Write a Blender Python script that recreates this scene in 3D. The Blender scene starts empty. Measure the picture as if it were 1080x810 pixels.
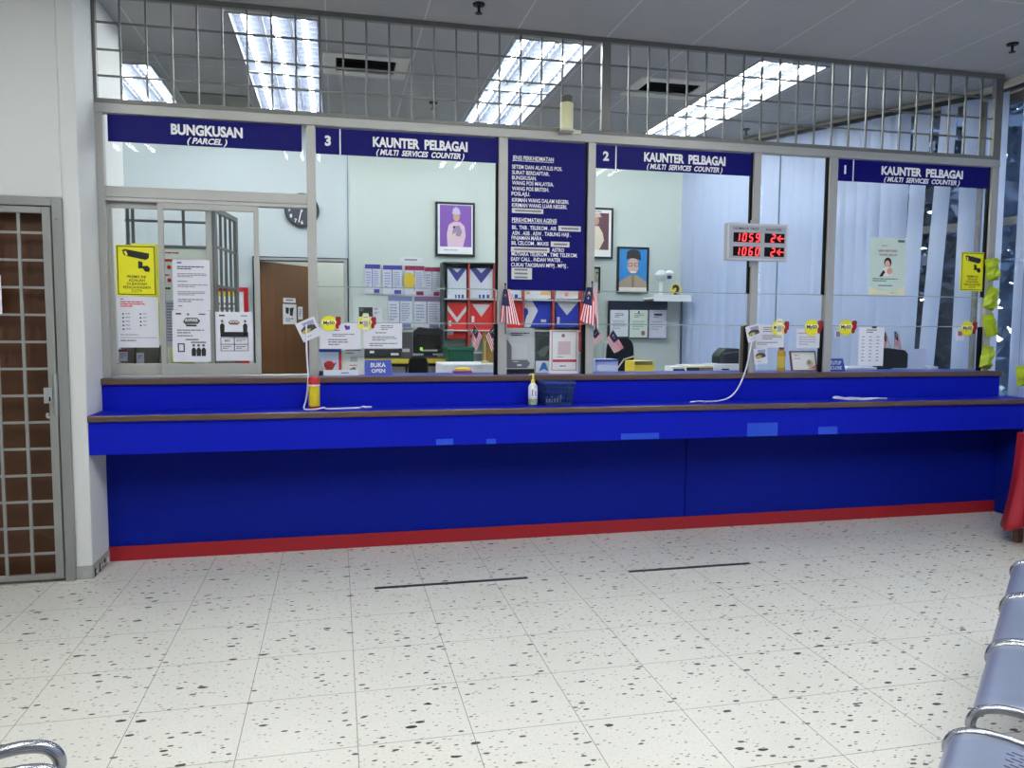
import bpy, bmesh, math, random
from mathutils import Vector, Matrix

# ------------------------------------------------------------------ camera, sky, exposure
scene = bpy.context.scene
COL = scene.collection
CAM = Vector((1.1438, -5.0488, 1.4455))
YAW, PITCH, ROLL, FPX = 0.2240, -0.0769, 0.00634, 811.81
_f = Vector((math.sin(YAW)*math.cos(PITCH), math.cos(YAW)*math.cos(PITCH), math.sin(PITCH)))
_r = Vector((math.cos(YAW), -math.sin(YAW), 0)); _u = _r.cross(_f)
RGT = _r*math.cos(ROLL) + _u*math.sin(ROLL); UPV = -_r*math.sin(ROLL) + _u*math.cos(ROLL)
cam = bpy.data.cameras.new('camera'); camo = bpy.data.objects.new('camera', cam); COL.objects.link(camo)
cam.sensor_width = 36; cam.lens = FPX/1080*36; cam.clip_start = .05
mm = Matrix.Identity(4)
for i in range(3):
    mm[i][0] = RGT[i]; mm[i][1] = UPV[i]; mm[i][2] = -_f[i]; mm[i][3] = CAM[i]
camo.matrix_world = mm; scene.camera = camo
w = bpy.data.worlds.new('sky'); scene.world = w; w.use_nodes = True
nt = w.node_tree; bg = nt.nodes['Background']
sky = nt.nodes.new('ShaderNodeTexSky'); sky.sky_type = 'NISHITA'; sky.sun_disc = False
sky.sun_elevation = math.radians(50); sky.sun_rotation = math.radians(200); sky.air_density = 1.3
nt.links.new(sky.outputs[0], bg.inputs[0]); bg.inputs[1].default_value = 4.6
TUBE_POWER = 72.0; OFFICE_POWER = 37.0
vs = scene.view_settings
scene.display_settings.display_device = 'sRGB'
vs.view_transform = 'Standard'; vs.look = 'None'; vs.gamma = 1; vs.use_curve_mapping = False; vs.exposure = 0.0
scene.cycles.max_bounces = 10; scene.cycles.transparent_max_bounces = 24

# ------------------------------------------------------------------ helpers
def ray(px, py):
    return _f + RGT*((px-540)/FPX) - UPV*((py-405)/FPX)
def at(px, py, Y):                      # the point of the depth plane y = Y seen at a pixel
    d = ray(px, py); return CAM + d*((Y-CAM.y)/d.y)
def atz(px, py, Z):
    d = ray(px, py); return CAM + d*((Z-CAM.z)/d.z)
def rect(x0, y0, x1, y1, Y):
    a, b, c, d = at(x0, y0, Y), at(x1, y0, Y), at(x0, y1, Y), at(x1, y1, Y)
    return (a.x+c.x)/2, (b.x+d.x)/2, (c.z+d.z)/2, (a.z+b.z)/2     # x0 x1 z0 z1

def lin(c):
    def g(v):
        v /= 255.0
        return v/12.92 if v <= .04045 else ((v+.055)/1.055)**2.4
    return (g(c[0]), g(c[1]), g(c[2]), 1)
_mats = {}
def M(c, rough=.5, metal=0, noise=.05, emit=0, trans=0, scale=8, spec=.5, coat=0):
    key = (tuple(c), rough, metal, noise, emit, trans, scale, spec, coat)
    if key in _mats: return _mats[key]
    m = bpy.data.materials.new('surface_%d_%d_%d' % tuple(c)); m.use_nodes = True
    n = m.node_tree; b = n.nodes['Principled BSDF']; L = n.links
    b.inputs['Roughness'].default_value = rough; b.inputs['Metallic'].default_value = metal
    b.inputs['Specular IOR Level'].default_value = spec; b.inputs['Coat Weight'].default_value = coat
    base = lin(c)
    if noise:
        tc = n.nodes.new('ShaderNodeTexCoord'); nz = n.nodes.new('ShaderNodeTexNoise'); nz.inputs['Scale'].default_value = scale
        nz.inputs['Detail'].default_value = 4
        mx = n.nodes.new('ShaderNodeMix'); mx.data_type = 'RGBA'
        mx.inputs[6].default_value = tuple(v*(1-noise) for v in base[:3])+(1,); mx.inputs[7].default_value = tuple(min(1, v*(1+noise)) for v in base[:3])+(1,)
        L.new(tc.outputs['Object'], nz.inputs['Vector']); L.new(nz.outputs[0], mx.inputs[0]); L.new(mx.outputs[2], b.inputs['Base Color'])
    else:
        b.inputs['Base Color'].default_value = base
    if emit:
        b.inputs['Emission Color'].default_value = base; b.inputs['Emission Strength'].default_value = emit
    if trans:
        t = n.nodes.new('ShaderNodeBsdfTranslucent'); t.inputs[0].default_value = base
        mix = n.nodes.new('ShaderNodeMixShader'); mix.inputs[0].default_value = trans
        L.new(b.outputs[0], mix.inputs[1]); L.new(t.outputs[0], mix.inputs[2]); L.new(mix.outputs[0], n.nodes['Material Output'].inputs[0])
    _mats[key] = m
    return m
def glass_mat(name, tint, refl=1.0):
    m = bpy.data.materials.new(name); m.use_nodes = True; n = m.node_tree; L = n.links
    n.nodes.remove(n.nodes['Principled BSDF'])
    t = n.nodes.new('ShaderNodeBsdfTransparent'); t.inputs[0].default_value = tint
    g = n.nodes.new('ShaderNodeBsdfGlossy'); g.inputs['Roughness'].default_value = .0
    fr = n.nodes.new('ShaderNodeFresnel'); fr.inputs[0].default_value = 1.45
    mu = n.nodes.new('ShaderNodeMath'); mu.operation = 'MULTIPLY'; mu.inputs[1].default_value = refl
    mx = n.nodes.new('ShaderNodeMixShader')
    L.new(fr.outputs[0], mu.inputs[0]); L.new(mu.outputs[0], mx.inputs[0]); L.new(t.outputs[0], mx.inputs[1]); L.new(g.outputs[0], mx.inputs[2])
    L.new(mx.outputs[0], n.nodes['Material Output'].inputs[0])
    return m
GLASS = glass_mat('clear_glass', (.985, .99, .99, 1), .28)
WGLASS = glass_mat('window_glass', (.8, .85, .9, 1), .6)

def floor_mat():
    m = bpy.data.materials.new('terrazzo_tiles'); m.use_nodes = True; n = m.node_tree; L = n.links; b = n.nodes['Principled BSDF']
    N = n.nodes.new
    tc = N('ShaderNodeTexCoord')
    def math_(op, a, v=None):
        q = N('ShaderNodeMath'); q.operation = op
        L.new(a, q.inputs[0])
        if v is not None:
            if hasattr(v, 'links'): L.new(v, q.inputs[1])
            else: q.inputs[1].default_value = v
        return q.outputs[0]
    def mixc(f, a, c):
        q = N('ShaderNodeMix'); q.data_type = 'RGBA'; L.new(f, q.inputs[0])
        if hasattr(a, 'links'): L.new(a, q.inputs[6])
        else: q.inputs[6].default_value = a
        q.inputs[7].default_value = c
        return q.outputs[2]
    sep = N('ShaderNodeSeparateXYZ'); L.new(tc.outputs['Object'], sep.inputs[0])
    nz = N('ShaderNodeTexNoise'); nz.inputs['Scale'].default_value = 2.2; nz.inputs['Detail'].default_value = 5; L.new(tc.outputs['Object'], nz.inputs['Vector'])
    fine = N('ShaderNodeTexNoise'); fine.inputs['Scale'].default_value = 90; L.new(tc.outputs['Object'], fine.inputs['Vector'])
    col = mixc(nz.outputs[0], lin((196, 195, 187)), lin((209, 208, 201)))
    col = mixc(math_('MULTIPLY', math_('GREATER_THAN', fine.outputs[0], .57), .35), col, lin((184, 181, 172)))
    def chips(scale, keep, size, color, dark):
        nonlocal col
        mp = N('ShaderNodeMapping'); mp.inputs['Rotation'].default_value = (0, 0, .5); mp.inputs['Scale'].default_value = (.6, 1.25, 1)
        L.new(tc.outputs['Object'], mp.inputs[0])
        v = N('ShaderNodeTexVoronoi'); v.voronoi_dimensions = '2D'; v.inputs['Scale'].default_value = scale; L.new(mp.outputs[0], v.inputs['Vector'])
        s = N('ShaderNodeSeparateColor'); L.new(v.outputs['Color'], s.inputs[0])
        sz = math_('MULTIPLY', s.outputs[1], size)
        k = math_('MULTIPLY', math_('LESS_THAN', s.outputs[0], keep), math_('LESS_THAN', math_('SUBTRACT', v.outputs['Distance'], sz), 0.0))
        col = mixc(math_('MULTIPLY', k, dark), col, lin(color))
    chips(60, .28, .28, (104, 100, 94), .8)
    chips(32, .2, .27, (52, 50, 48), .95)
    chips(20, .12, .26, (30, 30, 30), 1.0)
    def line(axis, off):
        a = math_('ADD', sep.outputs[axis], off)
        fr = math_('FRACT', math_('MULTIPLY', a, 2.5))
        return math_('MAXIMUM', math_('LESS_THAN', fr, .004), math_('GREATER_THAN', fr, .996))
    ln = math_('MAXIMUM', line(0, 40.0), line(1, 40.06))
    col = mixc(math_('MULTIPLY', ln, .8), col, lin((95, 92, 88)))
    L.new(col, b.inputs['Base Color']); b.inputs['Roughness'].default_value = .38; b.inputs['Specular IOR Level'].default_value = .35
    return m
def ceil_mat():
    m = bpy.data.materials.new('ceiling_boards'); m.use_nodes = True; n = m.node_tree; L = n.links; b = n.nodes['Principled BSDF']
    N = n.nodes.new; tc = N('ShaderNodeTexCoord'); sep = N('ShaderNodeSeparateXYZ'); L.new(tc.outputs['Object'], sep.inputs[0])
    outs = []
    for ax, off, mod in ((0, 60.5-3.515, .605), (1, 72.6-.09, 1.17)):
        a = N('ShaderNodeMath'); a.operation = 'ADD'; a.inputs[1].default_value = off; L.new(sep.outputs[ax], a.inputs[0])
        d = N('ShaderNodeMath'); d.operation = 'DIVIDE'; d.inputs[1].default_value = mod; L.new(a.outputs[0], d.inputs[0])
        f = N('ShaderNodeMath'); f.operation = 'FRACT'; L.new(d.outputs[0], f.inputs[0])
        l = N('ShaderNodeMath'); l.operation = 'LESS_THAN'; l.inputs[1].default_value = .012 if ax == 0 else .005; L.new(f.outputs[0], l.inputs[0])
        outs.append(l.outputs[0])
    mxm = N('ShaderNodeMath'); mxm.operation = 'MAXIMUM'; L.new(outs[0], mxm.inputs[0]); L.new(outs[1], mxm.inputs[1])
    nz = N('ShaderNodeTexNoise'); nz.inputs['Scale'].default_value = 3; L.new(tc.outputs['Object'], nz.inputs['Vector'])
    c1 = N('ShaderNodeMix'); c1.data_type = 'RGBA'; c1.inputs[6].default_value = lin((164, 163, 162)); c1.inputs[7].default_value = lin((172, 171, 170)); L.new(nz.outputs[0], c1.inputs[0])
    c2 = N('ShaderNodeMix'); c2.data_type = 'RGBA'; L.new(mxm.outputs[0], c2.inputs[0]); L.new(c1.outputs[2], c2.inputs[6]); c2.inputs[7].default_value = lin((205, 205, 205))
    L.new(c2.outputs[2], b.inputs['Base Color']); b.inputs['Roughness'].default_value = .85
    return m
def wood_mat(c0, c1, scale=6, rough=.45, axis=2):
    m = bpy.data.materials.new('wood_grain'); m.use_nodes = True; n = m.node_tree; L = n.links; b = n.nodes['Principled BSDF']
    tc = n.nodes.new('ShaderNodeTexCoord'); mp = n.nodes.new('ShaderNodeMapping'); sc = [scale*4]*3; sc[axis] = scale*.18
    mp.inputs['Scale'].default_value = sc; nz = n.nodes.new('ShaderNodeTexNoise'); nz.inputs['Scale'].default_value = 1; nz.inputs['Detail'].default_value = 6
    mx = n.nodes.new('ShaderNodeMix'); mx.data_type = 'RGBA'; mx.inputs[6].default_value = lin(c0); mx.inputs[7].default_value = lin(c1)
    L.new(tc.outputs['Object'], mp.inputs[0]); L.new(mp.outputs[0], nz.inputs['Vector']); L.new(nz.outputs[0], mx.inputs[0]); L.new(mx.outputs[2], b.inputs['Base Color'])
    b.inputs['Roughness'].default_value = rough
    return m

# palette
WALL = M((202, 204, 203), .8, noise=.03, scale=3); IWALL = M((194, 205, 209), .7, noise=.02, scale=2)
ALU = M((168, 168, 164), .45, .35, .04); ALUD = M((120, 120, 118), .45, .35, .04)
BLUE = M((3, 22, 172), .5, noise=.06, scale=3, spec=.15); NAVY = M((5, 5, 100), .45, noise=.03, spec=.15); BLUE2 = M((12, 42, 190), .5, noise=.06)
BROWN = wood_mat((74, 56, 48), (102, 80, 68), 5, .35, 0); RED = M((150, 14, 28), .5, noise=.06)
WHITE = M((236, 238, 240), .6, noise=.02); PAPER = M((212, 213, 222), .7, noise=.02); BLACK = M((10, 10, 12), .55, noise=.05, spec=.15); DARK = M((38, 40, 44), .5, noise=.05, spec=.2)
GREYP = M((150, 152, 154), .5, noise=.04); STEEL = M((150, 158, 176), .28, .85, .05); CHROME = M((200, 200, 205), .15, 1, 0)
YEL = M((226, 222, 14), .5, noise=.02); LIME = M((156, 178, 20), .35, noise=.2); REDP = M((200, 22, 30), .45, noise=.05)
INK = M((20, 20, 24), .6, noise=0); INKG = M((120, 122, 132), .6, noise=0); INKR = M((196, 30, 40), .6, noise=0); INKB = M((40, 60, 170), .6, noise=0)
GREY2 = M((110, 112, 112), .5, .3, .04)

class MB:
    def __init__(s): s.bm = bmesh.new(); s.mats = []
    def mi(s, m):
        if m not in s.mats: s.mats.append(m)
        return s.mats.index(m)
    def faces(s, vs, fs, m, smooth=False):
        v = [s.bm.verts.new(p) for p in vs]; k = s.mi(m); out = []
        for f in fs:
            try:
                q = s.bm.faces.new([v[i] for i in f]); q.material_index = k; q.smooth = smooth; out.append(q)
            except ValueError: pass
        return s
    def box(s, x0, x1, y0, y1, z0, z1, m):
        vs = [(x, y, z) for z in (z0, z1) for y in (y0, y1) for x in (x0, x1)]
        return s.faces(vs, [(0, 2, 3, 1), (4, 5, 7, 6), (0, 1, 5, 4), (2, 6, 7, 3), (0, 4, 6, 2), (1, 3, 7, 5)], m)
    def bar(s, p, q, wd, dp, m, up=(0, 0, 1)):
        p, q = Vector(p), Vector(q); d = (q-p).normalized(); up = Vector(up)
        if abs(d.dot(up)) > .95: up = Vector((0, 1, 0))
        a = d.cross(up).normalized(); b = a.cross(d)
        vs = [e + a*i*wd/2 + b*j*dp/2 for e in (p, q) for i, j in ((-1, -1), (1, -1), (1, 1), (-1, 1))]
        return s.faces(vs, [(3, 2, 1, 0), (4, 5, 6, 7), (0, 1, 5, 4), (1, 2, 6, 5), (2, 3, 7, 6), (3, 0, 4, 7)], m)
    def tube(s, path, r, m, seg=8, r2=None):
        path = [Vector(p) for p in path]; n = len(path); vs = []; pa = None
        for i, p in enumerate(path):
            d = (path[min(i+1, n-1)]-path[max(i-1, 0)]).normalized()
            if pa is None: pa = d.cross(Vector((0, 0, 1)) if abs(d.z) < .9 else Vector((1, 0, 0))).normalized()
            else: pa = (pa - d*pa.dot(d)).normalized()
            b = d.cross(pa); rr = r if r2 is None else r+(r2-r)*i/(n-1)
            vs += [p + (pa*math.cos(t*2*math.pi/seg)+b*math.sin(t*2*math.pi/seg))*rr for t in range(seg)]
        fs = [(i*seg+t, i*seg+(t+1) % seg, (i+1)*seg+(t+1) % seg, (i+1)*seg+t) for i in range(n-1) for t in range(seg)]
        s.faces(vs, fs, m, True)
        s.faces(vs[:seg], [tuple(range(seg))[::-1]], m); s.faces(vs[-seg:], [tuple(range(seg))], m)
        return s
    def lathe(s, c, prof, m, seg=20, sx=1, sy=1):
        c = Vector(c); n = len(prof)
        vs = [c + Vector((r*math.cos(t*2*math.pi/seg)*sx, r*math.sin(t*2*math.pi/seg)*sy, z)) for r, z in prof for t in range(seg)]
        fs = [(i*seg+t, i*seg+(t+1) % seg, (i+1)*seg+(t+1) % seg, (i+1)*seg+t) for i in range(n-1) for t in range(seg)]
        fs += [tuple(range(seg))[::-1], tuple(range((n-1)*seg, n*seg))]
        return s.faces(vs, fs, m, True)
    def prism(s, pts, y0, y1, m):           # outline in x,z given anticlockwise as seen from the hall
        n = len(pts); vs = [(x, y0, z) for x, z in pts]+[(x, y1, z) for x, z in pts]
        return s.faces(vs, [tuple(range(n)), tuple(range(2*n-1, n-1, -1))]+[(i, i+n, (i+1) % n+n, (i+1) % n) for i in range(n)], m)
    def text(s, st, xc, zc, y, h, m, wmax=None, shear=0, bold=.012, align='CENTER', fitw=None, rot=0):
        cu = bpy.data.curves.new('t', 'FONT'); cu.body = st; cu.size = 1; cu.offset = bold; cu.shear = shear; cu.resolution_u = 3
        o = bpy.data.objects.new('t', cu); COL.objects.link(o)
        dg = bpy.context.evaluated_depsgraph_get(); me = bpy.data.meshes.new_from_object(o.evaluated_get(dg))
        xs = [v.co.x for v in me.vertices]; zs = [v.co.y for v in me.vertices]
        if xs:
            x0, x1 = min(xs), max(xs); sc = h/.72; sx = sc
            if fitw: sx = fitw/(x1-x0)
            elif wmax and (x1-x0)*sc > wmax: sx = wmax/(x1-x0)
            ox = {'CENTER': (x0+x1)/2, 'LEFT': x0, 'RIGHT': x1}[align]
            ca, sa = math.cos(rot), math.sin(rot)
            def T(v):
                a = (v.co.x-ox)*sx; b = (v.co.y-.36)*sc
                return (xc+a*ca-b*sa, y, zc+a*sa+b*ca)
            s.faces([T(v) for v in me.vertices], [tuple(p.vertices) for p in me.polygons], m)
        bpy.data.objects.remove(o); bpy.data.curves.remove(cu); bpy.data.meshes.remove(me)
        return s
    def ellipse(s, xc, zc, rx, rz, y0, y1, m, n=20):
        return s.prism([(xc+rx*math.cos(2*math.pi*i/n), zc+rz*math.sin(2*math.pi*i/n)) for i in range(n)], y0, y1, m)
    def build(s, name, parent=None, bevel=0, world=True, fix=True):
        if fix: bmesh.ops.recalc_face_normals(s.bm, faces=s.bm.faces)
        for e in s.bm.edges:
            if len(e.link_faces) == 2 and e.calc_face_angle(0) > .7: e.smooth = False
        me = bpy.data.meshes.new(name); o = bpy.data.objects.new(name, me); COL.objects.link(o)
        if parent is not None:
            o.parent = parent
            if world:
                off = Vector(parent['_o']) if '_o' in parent else Vector((0, 0, 0))
                bmesh.ops.translate(s.bm, verts=s.bm.verts, vec=-off); o['_o'] = off
        else:
            xs = [v.co for v in s.bm.verts]
            off = Vector(((min(v.x for v in xs)+max(v.x for v in xs))/2, (min(v.y for v in xs)+max(v.y for v in xs))/2, min(v.z for v in xs)))
            if world and not name.startswith(('floor', 'ceiling')):
                bmesh.ops.translate(s.bm, verts=s.bm.verts, vec=-off); o.location = off; o['_o'] = off
        s.bm.to_mesh(me); s.bm.free()
        for m in s.mats: me.materials.append(m)
        if bevel:
            b = o.modifiers.new('bevel', 'BEVEL'); b.width = bevel; b.segments = 2; b.limit_method = 'ANGLE'; b.angle_limit = .8
        return o
def tag(o, label=None, cat=None, group=None, kind=None):
    if label: o['label'] = label
    if cat: o['category'] = cat
    if group: o['group'] = group
    if kind: o['kind'] = kind
    return o
def thing(name, label, cat, loc, group=None, rz=0):
    o = bpy.data.objects.new(name, None); COL.objects.link(o); o.empty_display_size = .1
    o.location = loc; o.rotation_euler = (0, 0, rz); o['_o'] = Vector(loc)
    return tag(o, label, cat, group)
def struct(mb, name, bevel=0, parent=None):
    return tag(mb.build(name, parent, bevel), kind='structure')
def copy_tree(o, parent=None):
    c = o.copy(); COL.objects.link(c)
    if parent is not None: c.parent = parent
    for ch in [x for x in bpy.data.objects if x.parent == o]: copy_tree(ch, c)
    return c

# a sheet of paper, card or sign with its printing; local frame: x across, z up, front at y = 0 facing the hall
def sheet(name, label, cat, R, Y, elems=(), base=None, thick=.002, group=None, tilt=0, rz=0, outline=None, part='sheet', lean=0):
    x0, x1, z0, z1 = R; W = x1-x0; H = z1-z0
    t = thing(name, label, cat, ((x0+x1)/2, Y, z0), group); t['_o'] = Vector((0, 0, 0))
    t.rotation_euler = (lean, tilt, rz)
    X = lambda u: (u-.5)*W
    Z = lambda v: (1-v)*H
    mb = MB()
    if outline: mb.prism([(X(u), Z(v)) for u, v in outline], 0, thick, base or PAPER)
    else: mb.box(-W/2, W/2, 0, thick, 0, H, base or PAPER)
    mb.build(part, t, world=False)
    if elems:
        p = MB(); random.seed(len(label)*7+len(elems))
        for k, e in enumerate(elems):
            y = -.0006-.0002*min(k, 8); a = e[0]
            if a == 'r': p.box(X(e[1]), X(e[3]), y, 0, Z(e[4]), Z(e[2]), e[5])
            elif a == 'o':
                q = e[6]; u0, v0, u1, v1 = e[1:5]; c = e[5]; qv = q*W/H
                for b in ((u0, v0, u1, v0+qv), (u0, v1-qv, u1, v1), (u0, v0, u0+q, v1), (u1-q, v0, u1, v1)): p.box(X(b[0]), X(b[2]), y, 0, Z(b[3]), Z(b[1]), c)
            elif a == 'l':
                n = e[5]; dv = (e[4]-e[2])/n
                for i in range(n):
                    u1 = e[3] if i < n-1 else e[1]+(e[3]-e[1])*.6
                    u1 -= random.random()*.12*(e[3]-e[1]); v = e[2]+dv*i
                    uu = e[1]
                    while uu < u1-.02:
                        wl = min(random.uniform(.05, .16), u1-uu); p.box(X(uu), X(uu+wl*.88), y, 0, Z(v+dv*.5), Z(v), e[6]); uu += wl
            elif a == 'e': p.ellipse(X(e[1]), Z(e[2]), e[3]*W, e[4]*W, y, 0, e[5])
            elif a == 'p': p.prism([(X(u), Z(v)) for u, v in e[1]], y, 0, e[2])
            elif a == 't': p.text(e[1], X(e[2]), Z(e[3]), y, e[4]*H, e[5], wmax=(e[6] if len(e) > 6 else .9)*W)
        p.build('printing', t, world=False)
    return t

# ------------------------------------------------------------------ setting: floor, ceiling, walls
H = 3.35; YF = -.05; YB = 2.9; BACK = YB-.004
fl = MB(); fl.box(-4.2, 6.6, -9.2, 4.4, -.1, 0, floor_mat()); struct(fl, 'floor')
LX = [(.505, 1.055), (2.325, 2.875), (4.135, 4.685)]          # columns of ceiling lights
lights = [(-.72, -.17, 1.27, 2.43)]
for a, b in LX: lights += [(a, b, .1, 1.255), (a, b, 1.265, 2.42)]
for a, b in [(-1.31, -.76)]+LX:
    for y in (-3.425, -4.6): lights.append((a, b, y, y+1.155))
vents = [(1.16, 1.59, .75, 1.05), (3.535, 3.985, .72, 1.02)]
xs = sorted({-4.2, 6.6}.union(*[{l[0], l[1]} for l in lights+vents])); ys = sorted({-9.2, 2.9}.union(*[{l[2], l[3]} for l in lights+vents]))
cb = MB(); CM = ceil_mat()
for i in range(len(xs)-1):
    for j in range(len(ys)-1):
        cx, cy = (xs[i]+xs[i+1])/2, (ys[j]+ys[j+1])/2
        if not any(l[0] < cx < l[1] and l[2] < cy < l[3] for l in lights+vents):
            cb.faces([(xs[i], ys[j], H), (xs[i+1], ys[j], H), (xs[i+1], ys[j+1], H), (xs[i], ys[j+1], H)], [(3, 2, 1, 0)], CM)
bmesh.ops.remove_doubles(cb.bm, verts=cb.bm.verts, dist=1e-5)
struct(cb, 'ceiling')
rf = MB(); rf.box(-4.2, 6.6, -9.2, 4.4, 3.72, 3.8, GREYP); struct(rf, 'ceiling_sky_blocker')  # unseen slab added over the ceiling to keep sky light from leaking in

XE = -.215
wl = MB(); wl.box(-4.2, -1.4, -.375, -.2, 0, H, WALL); wl.box(-1.4, -.30, -.375, -.2, 2.115, H, WALL); wl.box(-.30, XE, -.375, .56, 0, H, WALL); struct(wl, 'wall_left', .006)
bl = MB()
bl.box(-.296, XE+.006, -.383, -.05, 0, .075, M((150, 152, 150), .5, noise=.25, scale=20))
for k in range(4): bl.box(XE+.006, XE+.0075, -.33+k*.07, -.30+k*.07, .01, .03+.012*(k % 2), M((225, 225, 222), .6))
for k in range(3): bl.box(XE+.006, XE+.0075, -.36+k*.09, -.335+k*.09, .004, .05, BLACK)
struct(bl, 'baseboard_left')
w2 = MB(); w2.box(-4.2, -4.1, -9.2, -.3, 0, H, WALL); struct(w2, 'wall_hall_side')
w3 = MB(); w3.box(-4.2, 6.6, -9.2, -9.1, 0, H, WALL); struct(w3, 'wall_hall_rear')
w4 = MB(); w4.box(-2.7, -2.6, -.2, YB, 0, H, IWALL); struct(w4, 'wall_office_side')
BW = M((196, 208, 203), .7, noise=.02, scale=2)
w5 = MB(); w5.box(-2.7, .40, YB, YB+.12, 0, H, IWALL); w5.box(.40, 1.27, YB, YB+.12, 2.06, H, IWALL)
w5.box(1.27, 5.05, YB, YB+.12, 0, H, BW); w5.box(1.262, 1.27, YB-.012, YB, 0, H, M((120, 140, 165), .5))
struct(w5, 'wall_back')
cr = MB(); CW = M((196, 200, 194), .8, noise=.03)
cr.box(-.3, 2.2, 4.25, 4.35, 0, 2.85, CW); cr.box(-.35, -.25, YB+.12, 4.3, 0, 2.85, CW); cr.box(2.15, 2.25, YB+.12, 4.3, 0, 2.85, CW); cr.box(-.35, 2.25, YB+.12, 4.35, 2.82, 2.87, CW)
struct(cr, 'wall_corridor')
pf = MB(); pf.box(-2.6, 6.0, .12, YB, 0, .2, M((150, 150, 145), .6)); struct(pf, 'floor_office')

# right window wall: straight beside the hall, then slanting back behind the counter
FA = Vector((6.2, .3)); FB = Vector((4.86, 2.9)); FD = (FB-FA).normalized(); FN = Vector((-FD.y, FD.x)); FN = FN if FN.x > 0 else -FN
def wall_seg(mb, p, q, off0, off1, z0, z1, m, n):
    a0, a1, b0, b1 = p+n*off0, p+n*off1, q+n*off0, q+n*off1
    pts = [a0, b0, b1, a1]
    mb.faces([(v.x, v.y, z0) for v in pts]+[(v.x, v.y, z1) for v in pts], [(0, 1, 2, 3), (7, 6, 5, 4), (0, 4, 5, 1), (1, 5, 6, 2), (2, 6, 7, 3), (3, 7, 4, 0)], m)
FE = Vector((6.2, -9.2)); NX = Vector((1, 0))
wr = MB()
FRM = M((138, 132, 122), .5, .2)
for p, q, n in ((FE, FA, NX), (FA, FB, FN)):
    wall_seg(wr, p, q, .10, .24, 0, .42, WALL, n)
    wall_seg(wr, p, q, .10, .24, 3.28, H, M((214, 208, 192), .7), n)
struct(wr, 'wall_right')
tr = MB()
for p, q, n in ((FE, FA, NX), (FA, FB, FN)): wall_seg(tr, p, q, -.005, .10, 3.30, 3.345, M((206, 200, 184), .7), n)
struct(tr, 'trim_1')
k = 1
for p, q, n, cnt in ((FE, FA, NX, 7), (FA, FB, FN, 2)):
    for i in range(cnt):
        a = p+(q-p)*(i/cnt); b = p+(q-p)*((i+1)/cnt); d = (q-p).normalized()
        t = thing('window_%d' % k, None, None, (a.x, a.y, .42)); t['kind'] = 'structure'
        f = MB()
        for u, v in ((a, a+d*.035), (b-d*.035, b)): wall_seg(f, u, v, .14, .2, .42, 3.28, FRM, n)
        for z in (.42, 2.26, 3.22): wall_seg(f, a+d*.035, b-d*.035, .14, .2, z, z+.06, FRM, n)
        f.build('window_frame', t)
        g = MB(); wall_seg(g, a+d*.035, b-d*.035, .165, .172, .48, 3.22, WGLASS, n); g.build('window_pane', t)
        k += 1

# ------------------------------------------------------------------ ceiling lights
TUBE = M((250, 251, 246), .4, noise=0, emit=TUBE_POWER); OTUBE = M((246, 251, 250), .4, noise=0, emit=OFFICE_POWER)
REFL = M((112, 118, 132), .5, 0, .04, spec=.1)
def ceiling_light(tm=None):
    t = thing('ceiling_light', 'x', 'ceiling light', (0, 0, 0)); W, D, Z = .55, 1.15, .10
    h = MB(); a = W/2
    h.faces([(-a, 0, 0), (a, 0, 0), (a, D, 0), (-a, D, 0), (-a, 0, Z), (a, 0, Z), (a, D, Z), (-a, D, Z)], [(4, 5, 6, 7), (0, 4, 7, 3), (1, 2, 6, 5), (0, 1, 5, 4), (3, 7, 6, 2)], REFL)
    h.build('reflector_tray', t, world=False, fix=False)
    r = MB()
    for x0, x1, y0, y1 in ((-a-.012, -a+.012, 0, D), (a-.012, a+.012, 0, D), (-a, a, -.0, .014), (-a, a, D-.014, D)): r.box(x0, x1, y0, y1, -.006, .004, M((150, 152, 156), .6))
    r.build('rim', t, world=False)
    lv = MB()
    for x in (-a/3, a/3): lv.bar((x, .014, .066), (x, D-.014, .066), .022, .05, REFL)
    for i in range(1, 12): lv.box(-a+.012, a-.012, D*i/12-.002, D*i/12+.002, .05, .085, REFL)
    lv.build('louvre', t, world=False)
    for i in (-1, 0, 1):
        x = i*a*.667
        b = MB(); b.tube([(x, .03, .026), (x, D-.03, .026)], .018, tm or TUBE, 8); b.build('lamp_tube', t, world=False)
    return t
proto = ceiling_light(OTUBE); hproto = None
LNAMES = ['ceiling light seen past the left wall end, left of the others', 'front half of the ceiling light above the parcel sign', 'rear half of the ceiling light above the parcel sign',
 'front half of the middle ceiling light behind the grille', 'rear half of the middle ceiling light behind the grille', 'front half of the rightmost ceiling light behind the grille', 'rear half of the rightmost ceiling light behind the grille']
HN = ['first', 'second', 'third', 'fourth']
for i, l in enumerate(lights):
    if i == 7: o = hproto = ceiling_light()
    else: o = proto if i == 0 else copy_tree(proto if i < 7 else hproto)
    o.location = ((l[0]+l[1])/2, l[2], H)
    if i < 7: tag(o, 'recessed three tube '+LNAMES[i], 'ceiling light', 'office ceiling lights')
    else:
        j = i-7; tag(o, 'hall ceiling light, %s column from left, %s row from the counter' % (HN[j//2], HN[j%2]), 'ceiling light', 'hall ceiling lights')
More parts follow.
